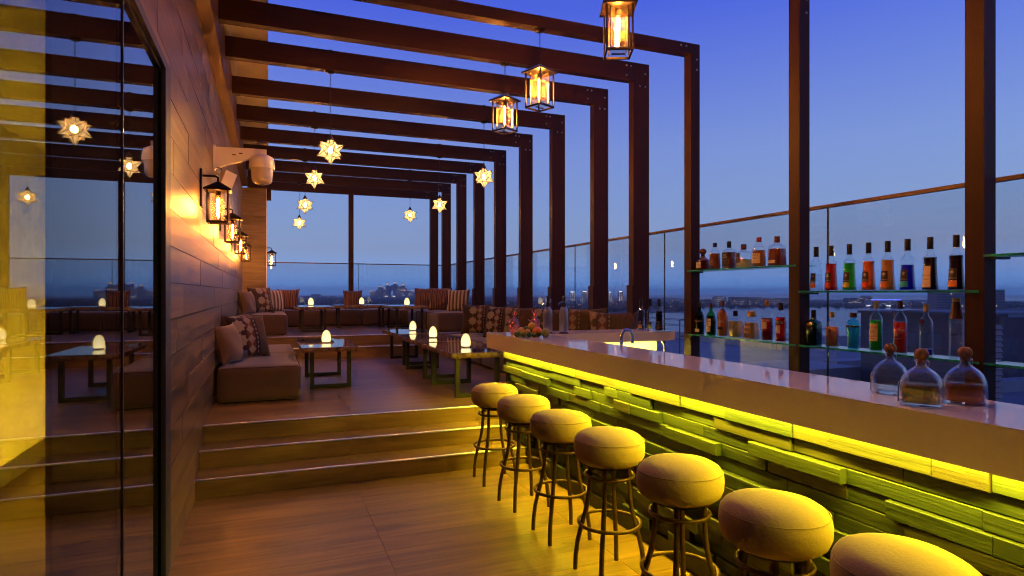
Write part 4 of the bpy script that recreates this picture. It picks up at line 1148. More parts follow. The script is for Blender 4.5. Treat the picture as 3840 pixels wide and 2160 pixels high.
# lower shelf, whisky bay
sb(237, 868, 640, 64, Z2, 'dark green whisky bottle with gold script half hidden by the slim post', 'round', 'dkgreen', liq('inside_green', (.05, .2, .03)), .6, 'black', [(.07, .17, .8, 'cream')], [('Glenfiddich', .42, .085, 'gold')], group=g2)
sb(320, 876, 645, 66, Z2, 'green whisky bottle with cream labels and red neck', 'round', 'green', liq('inside_green', (.05, .2, .03)), .6, 'brown', [(.28, .52, .8, 'cream'), (.11, .26, .75, 'cream')], [('THE', .48, .035, 'ink'), ('GLENLIVET', .43, .05, 'ink'), ('12', .34, .06, 'ink')], group=g2)
sb(403, 886, 630, 72, Z2, 'tall amber whisky bottle with red-brown cap', 'tall', 'clear', amb, .78, 'brown', [(.20, .27, .8, 'black')], [("Grant's", .42, .10, 'cream')], group=g2)
sb(496, 890, 697, 92, Z2, 'squat decanter of golden tequila with wide black stopper', 'block', 'clear', gold, .62, 'black', [(.06, .20, .3, 'gold')], [('RESERVA', .46, .06, 'orange')], group=g2)
sb(613, 903, 702, 104, Z2, 'trapezoid golden tequila bottle with gold stopper', 'trapez', 'clear', liq('tequila', (.80, .42, .06), .2), .60, 'gold', [(.30, .56, .42, 'brown'), (.06, .20, .5, 'brown')], [('1800', .43, .14, 'cream')], group=g2)
sb(724, 913, 622, 80, Z2, 'dark red aperitif bottle with yellow cap and pale label', 'tall', 'clear', DR, .56, 'amber', [(.30, .46, .7, 'cream')], [('CAMPARI', .50, .085, 'white')], group=g2)
sb(824, 926, 643, 78, Z2, 'bright red aperitif bottle with waist and black cap', 'waist', 'clear', RED, .63, 'black', [(.22, .42, .6, 'cream'), (.44, .55, .85, 'black')], [('APEROL', .495, .085, 'cream')], group=g2)
# lower shelf, gin bay
sb(1060, 943, 690, 94, Z4, 'deep green square gin bottle at the middle slim post', 'square', 'dkgreen', liq('inside_dark', (.25, .35, .05)), .55, 'black', [], [('No.3', .48, .10, 'gold')], group=g4)
sb(1194, 962, 712, 92, Z4, 'clear bottle of orange rum with gold cap and engraved front', 'round', 'clear', liq('rum', (.90, .38, .10), .3), .58, 'gold', [(.20, .52, .5, 'brown')], [('RUM', .38, .10, 'gold')], group=g4)
sb(1346, 973, 713, 104, Z4, 'turquoise tapered gin bottle with dark stopper', 'bell', 'teal', TEA, .66, 'darkwood', [(.60, .65, 1.5, 'black')], [('London', .625, .04, 'gold')], group=g4)
sb(1510, 988, 628, 92, Z4, 'green absinthe bottle with cream label showing an eye', 'tall', 'clear', GRN, .62, 'cream', [(.20, .55, .85, 'cream')], [('La Fée', .48, .085, 'inkred'), ('O', .39, .10, 'ink'), ('ABSINTHE', .295, .04, 'inkred'), ('PARISIAN', .25, .028, 'ink')], group=g4)
sb(1684, 1005, 628, 96, Z4, 'red-orange gin bottle with white lettering', 'tall', 'clear', liq('pink_gin', (.92, .09, .03), .5), .60, 'darkwood', [], [('EDGERTON', .44, .055, 'white'), ('GIN', .345, .055, 'white'), ('Original Pink', .39, .035, 'white'), ('LONDON DRY', .28, .025, 'white')], group=g4)
b_ = sb(1870, 1026, 653, 98, Z4, 'clear vodka bottle with round purple badge and deep blue base', 'tall', 'clear', BLU, .13, 'cream', [], [('CIROC', .575, .055, 'ink'), ('VODKA', .50, .03, 'ink')], group=g4)
sb(2088, 1030, 593, 104, Z4, 'slender clear vodka bottle with tall dark conical top', 'cone', 'clear', CLR, .60, 'darkwood', [], [('elit', .40, .075, 'ink'), ('VODKA', .33, .025, 'ink')], group=g4, capshape='cone')
obj('badge', MB().lathe([(.019, 0), (.019, .0012)], 18, M=Matrix.Translation((-.0475, -.004, .215)) @ Matrix.Rotation(PI / 2, 4, 'Y')), flat('badge_purple', (.05, .01, .08), .3), b_)

# three big bottles on the counter: real refracting glass
RG = thin_glass('thick_clear_glass', (.95, .97, .95), 1.5, pw=2.3)
PT = [(1610, 1315, 940, 268, (.96, .98, .95), .14, 'green', 'clear dome-shouldered tequila bottle with green ribbon on its cork'),
      (1835, 1398, 980, 326, (.85, .66, .20), .37, 'orange', 'dome-shouldered bottle of pale gold tequila with orange ribbon on its cork'),
      (2150, 1388, 968, 330, (.80, .40, .07), .36, 'gold', 'dome-shouldered bottle of dark gold tequila with amber ribbon on its cork')]
for px, ba, to, w, lc, fl, rib, lb in PT:
    x, yb = zb(px, ba - 18)
    p = onZ(x, yb, ZC); d = p.x * ST + p.y * CT
    H = (ba - 18 - to) / 1.9224 * d / FPX; al = (x - CXP) / FPX
    R = w / 1.9224 * d / FPX / math.sqrt(1 + al * al) / 2 * 1.0
    t = thing('tequila_bottle', lb, 'bottle', (p.x, p.y, ZC + .0005), 'big bottles on the bar counter', R_(-62))
    pr = [(.90, 0), (.98, .015), (1, .05), (1, .30), (.985, .36), (.93, .44), (.82, .52), (.62, .60), (.40, .655), (.27, .69), (.235, .73), (.235, .775), (.33, .785), (.33, .80), (.24, .805)]
    prof = [(r * R, z * H) for r, z in pr]
    inner = [(.05 * R, .80 * H), (.19 * R, .795 * H), (.19 * R, .70 * H), (.34 * R, .66 * H), (.55 * R, .60 * H), (.74 * R, .52 * H), (.86 * R, .44 * H), (.915 * R, .36 * H), (.93 * R, .30 * H), (.93 * R, .07 * H), (.85 * R, .05 * H), (.02 * R, .048 * H)]
    g = MB().lathe(prof, 40, p=3.2, capt=False); g.lathe(inner, 40, p=3.2, capb=False, capt=False)
    obj('glass_body', g, RG, t)
    lm = tinted('tequila_liquid', lc, body=.28 if fl > .2 else .03)
    lp = [(.02 * R, .052 * H), (.83 * R, .054 * H), (.915 * R, .074 * H), (.915 * R, min(fl, .30) * H), (.895 * R, fl * H), (.02 * R, fl * H + .0002)]
    obj('liquid', MB().lathe(lp, 40, p=3.2), lm, t)
    ck = obj('cork_stopper', MB().lathe([(.20 * R, .745 * H), (.22 * R, .806 * H), (.2 * R, .812 * H)] + [(R * .335 * math.sin(a), .905 * H - R * .335 * math.cos(a)) for a in [.62 + (PI - .63) * i / 12 for i in range(13)]], 24), CAPM['cork'], t)
    rb = MB(); V = []; nn = 12
    for i in range(nn):
        a = .35 + (PI - .75) * i / (nn - 1); rr = R * .342
        for s in (-1, 1):
            V.append((rr * math.sin(a) * 1.0, s * .0085, .905 * H + rr * math.cos(a)))
    for zz in (.80, .74, .68):
        for s in (-1, 1): V.append((R * .345 if zz > .7 else R * .33, s * .0075, zz * H))
    rb.add(V, [(2 * i, 2 * i + 1, 2 * i + 3, 2 * i + 2) for i in range(len(V) // 2 - 1)], True)
    obj('ribbon', rb, {'green': flat('ribbon_green', (.10, .55, .04), .4), 'orange': flat('ribbon_orange', (.62, .12, .02), .4), 'gold': flat('ribbon_gold', (.60, .30, .06), .4)}[rib], ck)
    pl = MB(); V = []
    for j in range(6):
        for i in range(9):
            V.append(surf(pr, 3.2, H, R, PI - .36 + .72 * i / 8, (.09 + .25 * j / 5) * H, .0008))
    fr_ = MB()
    rim = [surf(pr, 3.2, H, R, PI + .46 * u, (.22 + .17 * v) * H, .0015) for u, v in ((-1, -.8), (-.85, -1), (.85, -1), (1, -.8), (1, .7), (.6, 1), (-.6, 1), (-1, .7))]
    fr_.tube(rim, .0016, 5, closed=True)
    et = obj('etched_frame', fr_, flat('etched_glass', (.55, .55, .52), .5), t)
    v, f = text_mesh('PATRÓN')
    hh = .062
    obj('lettering', MB().add([surf(pr, 3.2, H, R, PI + a * hh * H / R, (.275 + b * hh) * H, .0016) for a, b, _ in v], f), flat('etched_ink', (.10, .09, .08), .5), et)

# three bottles on the counter return
for px, ba, to, w, lq_, fl, l2, lb in [(1880, 508, 135, 98, CLR, .30, 'gold', 'clear liqueur bottle with gold band on the counter return'), (1993, 514, 132, 100, CLR, .31, 'green', 'clear liqueur bottle with lime green band on the counter return'),
                                       (2100, 518, 132, 98, DRK, .62, 'brown', 'very dark liqueur bottle on the counter return')]:
    x, yb = z8(px, ba); p = onZ(x, yb, ZC); d = p.x * ST + p.y * CT
    H = (ba - to) / 3.22 * d / FPX; R = w / 3.22 * d / FPX / 2
    bottle(lb, (p.x, p.y, ZC), H, R, 'flare', 'clear', lq_, fl, 'black', [(.17, .30, .5, 'black'), (.07, .16, .5, l2)], [('CARTRON', .19, .03, 'foil'), ('*', .25, .14, 'foil')], face=PI + .75, group='liqueur bottles on the counter return')

# ================================================================== BAR TOP OBJECTS
cm, nt, out = mat_new('hammered_copper')
vo = N(nt, 'ShaderNodeTexVoronoi'); vo.inputs['Scale'].default_value = 130
nt.links.new(N(nt, 'ShaderNodeTexCoord').outputs['Object'], vo.inputs['Vector'])
princ(nt, out, (.85, .30, .20), .16, 1.0, normal=bump(nt, vo.outputs['Distance'], .9, .004))
COP = plain('copper_leaf', (.80, .28, .20), .2, 1.0, var=.1, bmp=0)
def pineapple(x, y, label, yaw):
    t = thing('copper_pineapple', label, 'pineapple cup', (x, y, ZC), 'copper pineapple cups', yaw)
    pr = [(.028, 0), (.030, .004), (.040, .02), (.049, .045), (.052, .075), (.048, .105), (.038, .13), (.025, .147), (.018, .152)]
    obj('cup_body', MB().lathe(pr, 28), cm, t)
    obj('cup_lid', MB().lathe([(.018, .1522), (.021, .158), (.012, .166)], 18), COP, t)
    for k in range(14):
        a = k * 2.399; ln = .05 + .028 * ((k * 5) % 3) / 2; spread = [.25, .55, .85][k % 3]
        l = MB(); V = []
        for i in range(5):
            s = i / 4; w = .010 * (1 - s) ** .7 + .0004; r = .006 + ln * math.sin(spread) * s ** 1.4; zz = .162 + ln * math.cos(spread) * s
            V += [(r, -w, zz), (r + .002, 0, zz + .002 * (1 - s)), (r, w, zz)]
        F_ = []
        for i in range(4):
            for j in range(2): F_.append((i * 3 + j, i * 3 + j + 1, i * 3 + j + 4, i * 3 + j + 3))
        l.add(V, F_, True); obj('leaf', l, COP, t, rot=(0, 0, a))
    obj('straw', MB().tube([(-.03, .0, .09), (-.06, 0, .125), (-.088, .0, .137)], .004, 8), COP, t)
p = onZ(*z8(348, 560), ZC); pineapple(p.x, p.y, 'hammered copper pineapple cup at the corner of the bar', R_(20))
p = onZ(*z8(597, 548), ZC); pineapple(p.x, p.y - .0, 'hammered copper pineapple cup behind the citrus pile', R_(20))
SM, nt, out = mat_new('wire_mesh_glass')
v = N(nt, 'ShaderNodeSeparateXYZ'); nt.links.new(N(nt, 'ShaderNodeTexCoord').outputs['Object'], v.inputs[0])
ang = mathn(nt, 'ARCTAN2', v.outputs[1], v.outputs[0])
s1 = mathn(nt, 'SINE', mathn(nt, 'ADD', mathn(nt, 'MULTIPLY', ang, 22.0), mathn(nt, 'MULTIPLY', v.outputs[2], 620.0)))
s2 = mathn(nt, 'SINE', mathn(nt, 'SUBTRACT', mathn(nt, 'MULTIPLY', ang, 22.0), mathn(nt, 'MULTIPLY', v.outputs[2], 620.0)))
wire = mathn(nt, 'GREATER_THAN', mathn(nt, 'MAXIMUM', s1, s2), .78)
pw = N(nt, 'ShaderNodeBsdfPrincipled'); pw.inputs['Base Color'].default_value = (.72, .70, .70, 1); pw.inputs['Metallic'].default_value = 1.0; pw.inputs['Roughness'].default_value = .3
tg = N(nt, 'ShaderNodeBsdfTransparent'); tg.inputs[0].default_value = (.72, .72, .76, 1)
gg = N(nt, 'ShaderNodeBsdfGlossy'); gg.inputs[1].default_value = .05
mg = N(nt, 'ShaderNodeMixShader'); mg.inputs[0].default_value = .25; nt.links.new(tg.outputs[0], mg.inputs[1]); nt.links.new(gg.outputs[0], mg.inputs[2])
mx = N(nt, 'ShaderNodeMixShader'); nt.links.new(wire, mx.inputs[0]); nt.links.new(mg.outputs[0], mx.inputs[1]); nt.links.new(pw.outputs[0], mx.inputs[2]); nt.links.new(mx.outputs[0], out.inputs[0])
def siphon(x, y, label):
    t = thing('soda_siphon', label, 'soda siphon', (x, y, ZC), 'soda siphons on the bar corner')
    obj('foot', MB().lathe([(.046, 0), (.047, .008), (.040, .014)], 24), M['dark_plastic'], t)
    obj('bottle_body', MB().lathe([(.040, .014), (.043, .03), (.0435, .19), (.040, .215), (.030, .24), (.022, .252)], 28), SM, t)
    h = obj('head', MB().lathe([(.022, .2525), (.026, .258), (.021, .272), (.017, .29), (.013, .30), (.012, .335), (.015, .34), (.014, .352), (.004, .357)], 20), M['dark_plastic'], t)
    obj('spout', MB().tube([(-.012, -.004, .292), (-.04, -.012, .296), (-.058, -.018, .286), (-.066, -.02, .268)], .0045, 8), M['chrome'], h)
    obj('lever', MB().tube([(.012, .004, .285), (.03, .008, .295), (.036, .010, .315), (.026, .008, .322)], .005, 8), M['chrome'], h)
p = onZ(*z8(755, 545), ZC); siphon(p.x, p.y, 'wire-meshed soda siphon just behind the citrus pile')
p = onZ(*z8(948, 547), ZC); siphon(p.x, p.y, 'wire-meshed soda siphon standing clear at the inner corner of the counter')
LIME = plain('lime_skin', (.045, .13, .012), .35, 0, .3, 25, .15); LEMON = plain('lemon_skin', (.55, .36, .03), .4, 0, .12, 60, .2)
ORANGE = plain('orange_skin', (.62, .17, .015), .4, 0, .12, 80, .25); PEAR = plain('green_fruit_skin', (.20, .22, .03), .4, 0, .3, 18, .1)
LEAF = plain('herb_leaf', (.015, .05, .012), .5)
fr = [(385, 560, 38, LIME, 'lime'), (468, 562, 32, LIME, 'lime'), (530, 572, 34, LIME, 'lime'), (590, 568, 28, LIME, 'lime'), (500, 495, 36, LIME, 'lime'), (556, 515, 28, LIME, 'lime'),
      (425, 530, 44, LEMON, 'lemon'), (508, 538, 40, LEMON, 'lemon'), (558, 462, 42, LEMON, 'lemon'), (440, 520, 48, ORANGE, 'orange'), (628, 535, 62, ORANGE, 'orange'), (728, 548, 54, PEAR, 'green_apple'), (652, 560, 24, LIME, 'lime')]
FL = ['lime at the bar corner end of the pile', 'lime in front beside the end lime', 'dark lime in the front middle', 'small lime before the orange', 'lime high up on the heap', 'small lime under the top lemon', 'lemon on the corner side of the heap', 'lemon in the middle of the heap',
      'lemon crowning the heap', 'orange behind the corner-side lemon', 'big orange beside the green fruit', 'round green fruit at the end of the heap', 'small lime between the orange and the green fruit']
fm = {}
for i, ((px, py, rp, mt, nm), lb) in enumerate(zip(fr, FL)):
    base_y = 600 - (i * 7) % 13
    x, yb = z8(px, py); dist = 5.24 if nm in ('lime', 'green_apple') else 5.30
    if i in (4, 5, 8, 9): dist = 5.36
    q = atD(x, yb, dist); r = rp / 3.22 * dist / FPX
    q.z = max(q.z, ZC + r + .002)
    if nm == 'lemon': pr = [(r * math.sin(a) ** .9 + .0003, -r * 1.15 * math.cos(a)) for a in [PI * k / 14 for k in range(15)]]
    else: pr = [(r * math.sin(a) + .0003, -r * math.cos(a)) for a in [PI * k / 14 for k in range(15)]]
    o = obj(nm, MB().lathe(pr, 20), mt, None, q, (RN.uniform(-.6, .6), RN.uniform(-.6, .6), 0))
    tag(o, lb, nm.split('_')[-1], 'citrus fruit heaped on the bar corner')
hb = thing('herb_sprig', 'dark green herb sprigs lying under the citrus heap', 'herbs', tuple(onZ(*z8(560, 604), ZC)))
base = Vector(hb.location)
for k in range(26):
    px = 380 + 370 * (k / 25) + RN.uniform(-12, 12); q = onZ(*z8(px, 604 + RN.uniform(-6, 8)), ZC) - base
    l = MB(); a0 = RN.uniform(0, 6.28); ln = RN.uniform(.025, .05); V = []
    for i in range(4):
        s = i / 3; w = .004 * (1 - abs(2 * s - .8)) + .0008
        V += [(q.x + math.cos(a0) * ln * s - math.sin(a0) * w, q.y + math.sin(a0) * ln * s + math.cos(a0) * w, .003 + .02 * s * (1 - s) * 2), (q.x + math.cos(a0) * ln * s + math.sin(a0) * w, q.y + math.sin(a0) * ln * s - math.cos(a0) * w, .003 + .02 * s * (1 - s) * 2)]
    l.add(V, [(2 * i, 2 * i + 1, 2 * i + 3, 2 * i + 2) for i in range(3)], True); obj('leaf', l, LEAF, hb)
# ================================================================== OUTSIDE
ZG = -39.0
def water_mat():
    m, nt, out = mat_new('sea_water')
    f = noise(nt, coords(nt, (.05, .05, .05), rnd=False), 1.0, 5, .6)
    f2 = noise(nt, coords(nt, (.004, .002, .004), rnd=False), 1.0, 3, .5)
    c = ramp(nt, f2, [(.3, (.035, .06, .09)), (.7, (.06, .09, .12))])
    princ(nt, out, c, .22, 0, .5, bump(nt, f, .35, 2.0)); return m
struct('sea', MB().add([(-9000, -2000, ZG - .8), (12000, -2000, ZG - .8), (12000, 12000, ZG - .8), (-9000, 12000, ZG - .8)], [(0, 1, 2, 3)]), water_mat())
def land_mat():
    m, nt, out = mat_new('far_land')
    f = noise(nt, coords(nt, (.012, .012, .012), rnd=False), 1.0, 6, .7)
    princ(nt, out, ramp(nt, f, [(.3, (.025, .03, .025)), (.55, (.06, .06, .05)), (.7, (.12, .115, .10))]), .9); return m
LM = land_mat()
def land(name, pts, z=ZG):
    n = len(pts)
    V = [(x, y, z) for x, y in pts] + [(x, y, z - 6) for x, y in pts]
    return struct(name, MB().add(V, [tuple(range(n))] + [(i + n, (i + 1) % n + n, (i + 1) % n, i) for i in range(n)]), LM)
def gp(nx, d):
    p = ray(nx, HYP) * d; return (p.x, p.y)
land('land', [gp(-2500, 700), gp(900, 700), gp(1700, 800), gp(2150, 1150), gp(2560, 1300), gp(2600, 2100), gp(2550, 5200), gp(1000, 7000), gp(-2500, 7000)])
land('far_shore', [gp(2570, 1850), gp(2960, 1830), gp(3270, 1780), gp(3520, 1500), gp(4100, 1200), gp(4400, 2000), gp(3600, 3600), gp(2600, 3600)])

FARW = plain('far_facade', (.20, .20, .21), .8, var=.2, nscale=.05, bmp=0)
FARW2 = plain('far_facade_dark', (.10, .10, .115), .8, var=.2, nscale=.05, bmp=0)
FARW3 = plain('far_facade_pale', (.36, .34, .32), .8, var=.15, nscale=.05, bmp=0)
GLIM = emit('far_window_light', (1.0, .82, .58), .8)
GLIW = emit('far_white_light', (.95, .95, 1.0), .9)
GLIR = emit('far_warm_light', (1.0, .45, .18), .8)
GLIB = emit('far_blue_light', (.08, .12, 1.0), 1.2)
DARKWIN = plain('far_window_dark', (.03, .035, .045), .2, bmp=0)
def basis(nx):
    r = ray(nx, HYP); r.z = 0; f = Vector((ST, CT, 0)); rt = Vector((CT, -ST, 0)); return f, rt
FWD, RGT = Vector((ST, CT, 0)), Vector((CT, -ST, 0))
MF = Matrix(((CT, ST, 0), (-ST, CT, 0), (0, 0, 1))).to_4x4()      # local x = right, local y = away
WINM = {}
def win_mesh(w, h):
    k = (round(w, 1), round(h, 1))
    if k not in WINM: WINM[k] = MB().box(-w / 2, w / 2, -.25, .25, -h / 2, h / 2).mesh('window')
    return WINM[k]
def block(name, label, cat, n0, n1, ytop, d, depth=25, mat=None, lit=0, floors=0, group=None, roofline=None, rows=0, glow=None, steps=()):
    """box building standing on the ground at depth d, its outline n0..n1 up to photo row ytop"""
    w = (n1 - n0) / FPX * d; h = (HYP - ytop) / FPX * d + EYE - ZG
    c = ray((n0 + n1) / 2, HYP) * d
    t = thing(name, label, cat, (c.x, c.y, ZG), group, -TH)
    b = MB().box(-w / 2, w / 2, 0, depth, -1, h)
    for (a0, a1, dh) in steps: b.box(-w / 2 + w * a0, -w / 2 + w * a1, 2, depth - 2, h, h + dh)
    obj('wall', b, mat or FARW, t)
    nf = max(2, int(h / 3.6)) if not floors else floors
    nc = max(2, min(12, int(w / 6)))
    if rows:
        for j in range(rows):
            zz = h * (j + .6) / (rows + .4)
            obj('window_band', MB().box(-w / 2 + .8, w / 2 - .8, -.25, -.02, zz - .8, zz + .8), DARKWIN, t)
    for k in range(lit):
        fx_ = -w / 2 + w * (RN.randrange(nc) + .5) / nc; fz = h * (RN.randrange(nf) + .5) / nf
        link('window', win_mesh(1.5, 1.5), glow or RN.choice([GLIM, GLIW, GLIM]), t, (fx_, -.27, fz))
    if roofline: obj('roof_light', MB().box(-w / 2, w / 2, -1, -.05, h - .2, h + 1.2), roofline, t)
    return t, w, h

# ---- the domed palace hotel with the arch
d = 3900.0
HM = plain('hotel_stone', (.20, .185, .18), .8, var=.15, nscale=.05, bmp=0)
def zh(x, y): return 1340 + x / 9.2, 1030 + y / 9.2
hc = ray(zh(1180, 0)[0], HYP) * d
ht = thing('palace_hotel', 'huge domed palace hotel with a pointed arch far across the bay', 'hotel', (hc.x, hc.y, ZG), None, -TH)
def hx(x): return (x - 1180) / 9.2 / FPX * d
def hz(y): return (HYP - zh(0, y)[1]) / FPX * d + EYE - ZG
gz = 0
wg = MB()
for x0, x1, y, y0 in ((430, 640, 580, 0), (640, 720, 520, 3), (720, 970, 455, 6), (1370, 1510, 405, 6), (1690, 1955, 570, 0)):
    wg.box(hx(x0), hx(x1) - .2, y0, 60, gz - 2, hz(y))
obj('wing', wg, HM, ht)
# arch block with a pointed opening
ar = []; ox0, ox1, ob, ot = 1110, 1232, 730, 510
N_ = 10; left = [(ox0, ob), (ox0, 620)] + [(ox0 + (1172 - ox0) * (i / N_) ** 1.0, 620 - (620 - ot) * math.sin(PI / 2 * i / N_)) for i in range(1, N_)]
outl = [(970, ob), (970, 380), (1070, 385), (1130, 400), (1172, 355), (1215, 400), (1240, 330), (1370, 360), (1370, ob)]
apex = (1172, ot)
right_ = [(2 * 1172 - x, y) for x, y in reversed(left)]
poly = outl + [p for p in ([right_[-1]] + list(reversed(right_[:-1])))] + [apex] + list(reversed(left))
m = len(poly); V = [(hx(x), 10, hz(y)) for x, y in poly] + [(hx(x), 50, hz(y)) for x, y in poly]
a_ = MB().add(V, [tuple(range(m)), tuple(reversed(range(m, 2 * m)))] + [(i, i + m, (i + 1) % m + m, (i + 1) % m) for i in range(m)])
a_.box(hx(970), hx(1370), 10, 50, gz - 2, hz(ob) - .1)
obj('arch_block', a_, HM, ht)
tw_ = MB()
for x0, x1, y in ((975, 1065, 370), (1235, 1335, 320), (715, 840, 430), (1515, 1640, 380), (1640, 1705, 470)):
    tw_.box(hx(x0), hx(x1), -4, 20, gz - 2, hz(y))
obj('tower', tw_, HM, ht)
for x, y, r in ((1020, 320, 38), (1285, 270, 40), (745, 405, 26), (812, 405, 30), (1545, 350, 30), (1595, 330, 32), (450, 585, 22), (512, 555, 26), (1875, 535, 26), (1935, 570, 24), (1540, 535, 24), (1650, 535, 24), (1598, 500, 22)):
    rr = r / 9.2 / FPX * d
    dm = obj('dome', MB().lathe([(rr, -rr * .5), (rr, 0), (rr * .8, rr * .6), (rr * .4, rr * .95), (.3, rr * 1.5)], 12, (hx(x), 8 - 12 * (y > 480), hz(y) )), plain('dome_stone', (.35, .25, .20), .7, bmp=0) if x == 1020 else bpy.data.materials['dome_stone'], ht)
    obj('dome_light', MB().lathe([(rr * 1.04, -rr * .25), (rr * 1.04, rr * .15)], 12, (hx(x), 8 - 12 * (y > 480), hz(y))), GLIR, dm)
for k in range(60):
    c_ = RN.choice([(440, 640, 590, 740), (730, 960, 470, 740), (1250, 1500, 420, 740), (1530, 1640, 400, 740), (1530, 1640, 540, 740), (1700, 1950, 580, 740), (880, 1000, 420, 740)])
    link('window', win_mesh(1.6, 1.6), RN.choice([GLIM, GLIM, GLIR]), ht, (hx(RN.uniform(c_[0], c_[1])), -4.4, hz(RN.uniform(c_[2], c_[3]))))
for x, y in ((970, 745), (1030, 745), (1235, 745), (1290, 745)):
    link('window', win_mesh(6, 4), GLIM, ht, (hx(x), -4.6, hz(y)))

# ---- far blocks behind the end balustrade
block('apartment_block', 'long low pale block behind the far trees, beside the chimneys', 'building', 1166, 1200, 1104, 3600, mat=FARW3, steps=((.1, .9, 3),))
block('apartment_block', 'low stepped block at the foot of the far mast', 'building', 1136, 1160, 1110, 3600, mat=FARW)
for i, nx in enumerate((1208, 1212, 1221, 1225, 1242, 1246, 1253, 1259)):
    c = ray(nx, HYP) * 3300
    o = obj('chimney', MB().lathe([(2.6, 0), (2.2, (HYP - 1110) / FPX * 3300 + EYE - ZG)], 8), FARW2, None, (c.x, c.y, ZG)); tag(o, 'thin far chimney of the ' + ['pair nearest the pale block', 'pair nearest the pale block', 'second pair from the pale block', 'second pair from the pale block', 'third pair from the pale block', 'third pair from the pale block', 'fourth pair, just before the far middle post', 'fourth pair, just before the far middle post'][i], 'chimney', 'power station chimneys')
c = ray(1129.5, HYP) * 2500
ms = thing('far_mast', 'thin lattice mast standing among the far trees', 'mast', (c.x, c.y, ZG), None, -TH)
obj('mast_pole', MB().box(-.6, .6, -.6, .6, 0, 32), FARW2, ms); obj('mast_crossbar', MB().box(-4, 4, -.3, .3, 26, 27.4), FARW2, ms)
block('station_hall', 'long low hall under the row of far chimneys', 'building', 1198, 1290, 1117.5, 3320, mat=FARW2)
# far trees: one long wood per belt, reads as a mass
def tree_belt(name, n0, n1, d0, d1, n, h0, h1, label):
    b = MB()
    for i in range(n):
        q = ray(RN.uniform(n0, n1), HYP) * RN.uniform(d0, d1); h = RN.uniform(h0, h1); r = h * RN.uniform(.5, .9)
        k = 6; rot = RN.uniform(0, 1)
        V = [(q.x + r * .55 * math.cos(2 * PI * (j / k + rot)), q.y + r * .55 * math.sin(2 * PI * (j / k + rot)), ZG + .1) for j in range(k)]
        V += [(q.x + r * RN.uniform(.8, 1.1) * math.cos(2 * PI * (j / k + rot)), q.y + r * math.sin(2 * PI * (j / k + rot)), ZG + h * RN.uniform(.4, .6)) for j in range(k)]
        V += [(q.x + r * .5 * math.cos(2 * PI * (j / k + rot)), q.y + r * .5 * math.sin(2 * PI * (j / k + rot)), ZG + h * RN.uniform(.85, 1)) for j in range(k)]
        V += [(q.x, q.y, ZG + h)]
        F_ = [(l * k + j, l * k + (j + 1) % k, (l + 1) * k + (j + 1) % k, (l + 1) * k + j) for l in (0, 1) for j in range(k)] + [(2 * k + j, 2 * k + (j + 1) % k, 3 * k) for j in range(k)]
        b.add(V, F_, True)
    o = obj(name, b, FARTREE); o['kind'] = 'stuff'; tag(o, label, 'trees'); return o
FARTREE = plain('far_foliage', (.035, .045, .03), .9, var=.3, nscale=.05, bmp=0)
tree_belt('far_wood', 950, 1700, 1500, 3200, 900, 8, 15, 'dusky wood spreading in front of the palace hotel')
tree_belt('shore_wood', 1650, 2560, 1300, 2400, 700, 6, 12, 'dusky trees along the shore behind the terrace posts')
tree_belt('opposite_wood', 2560, 4000, 1560, 2200, 500, 6, 11, 'dusky trees along the opposite shore')
lt = MB()
for i in range(230):
    nx, dd = RN.uniform(950, 2560), RN.uniform(1250, 3000); q = ray(nx, HYP) * dd; s = .00022 * dd; zz = ZG + RN.uniform(5, 14)
    lt.box(q.x - s, q.x + s, q.y - s, q.y + s, zz, zz + 2 * s)
for i in range(60):
    nx, dd = RN.uniform(2600, 3700), RN.uniform(1800, 1900); q = ray(nx, HYP) * dd; s = .00022 * dd; zz = ZG + RN.uniform(3, 20)
    lt.box(q.x - s, q.x + s, q.y - s, q.y + s, zz, zz + 2 * s)
o = obj('street_lights', lt, GLIM); o['kind'] = 'stuff'; tag(o, 'scattered street lights of the town across the water', 'lights')

# ---- half-built towers with cranes between the posts
for n0, n1, yt, dd, lb in ((2136, 2158, 1094, 2400, 'half-built tower with lit floors next to the pane joint'), (2182, 2203, 1092, 2450, 'half-built tower with lit floors under two leaning cranes'),
                           (2281, 2295, 1095, 2500, 'slim half-built tower behind the egg reflection'), (2319, 2336, 1093, 2400, 'slim half-built tower with brightly lit top')):
    t, w, h = block('unfinished_tower', lb, 'tower', n0, n1, yt, dd, 18, FARW2, 26, 11, 'half-built towers across the water')
    obj('top_light', MB().box(-w * .3, w * .3, -.6, -.3, h - 2, h), GLIW, t)
for nx, lean, lb in ((2150, .35, 'crane with jib leaning over the tower by the pane joint'), (2192, -.4, 'crane with jib leaning towards the pane joint'), (2206, .4, 'crane beside the double-crane tower leaning outwards'),
                     (2302, .35, 'crane beside the slim tower behind the egg reflection'), (2330, .2, 'crane above the brightly topped slim tower')):
    c = ray(nx, HYP) * 2450; t = thing('tower_crane', lb, 'crane', (c.x, c.y, ZG), 'cranes over the half-built towers', -TH)
    obj('crane_mast', MB().box(-.7, .7, -.7, .7, 0, 52), FARW2, t)
    obj('crane_jib', MB().tube([(0, 0, 50), (lean * 38, 0, 50 + 30)], .6, 4), FARW2, t)

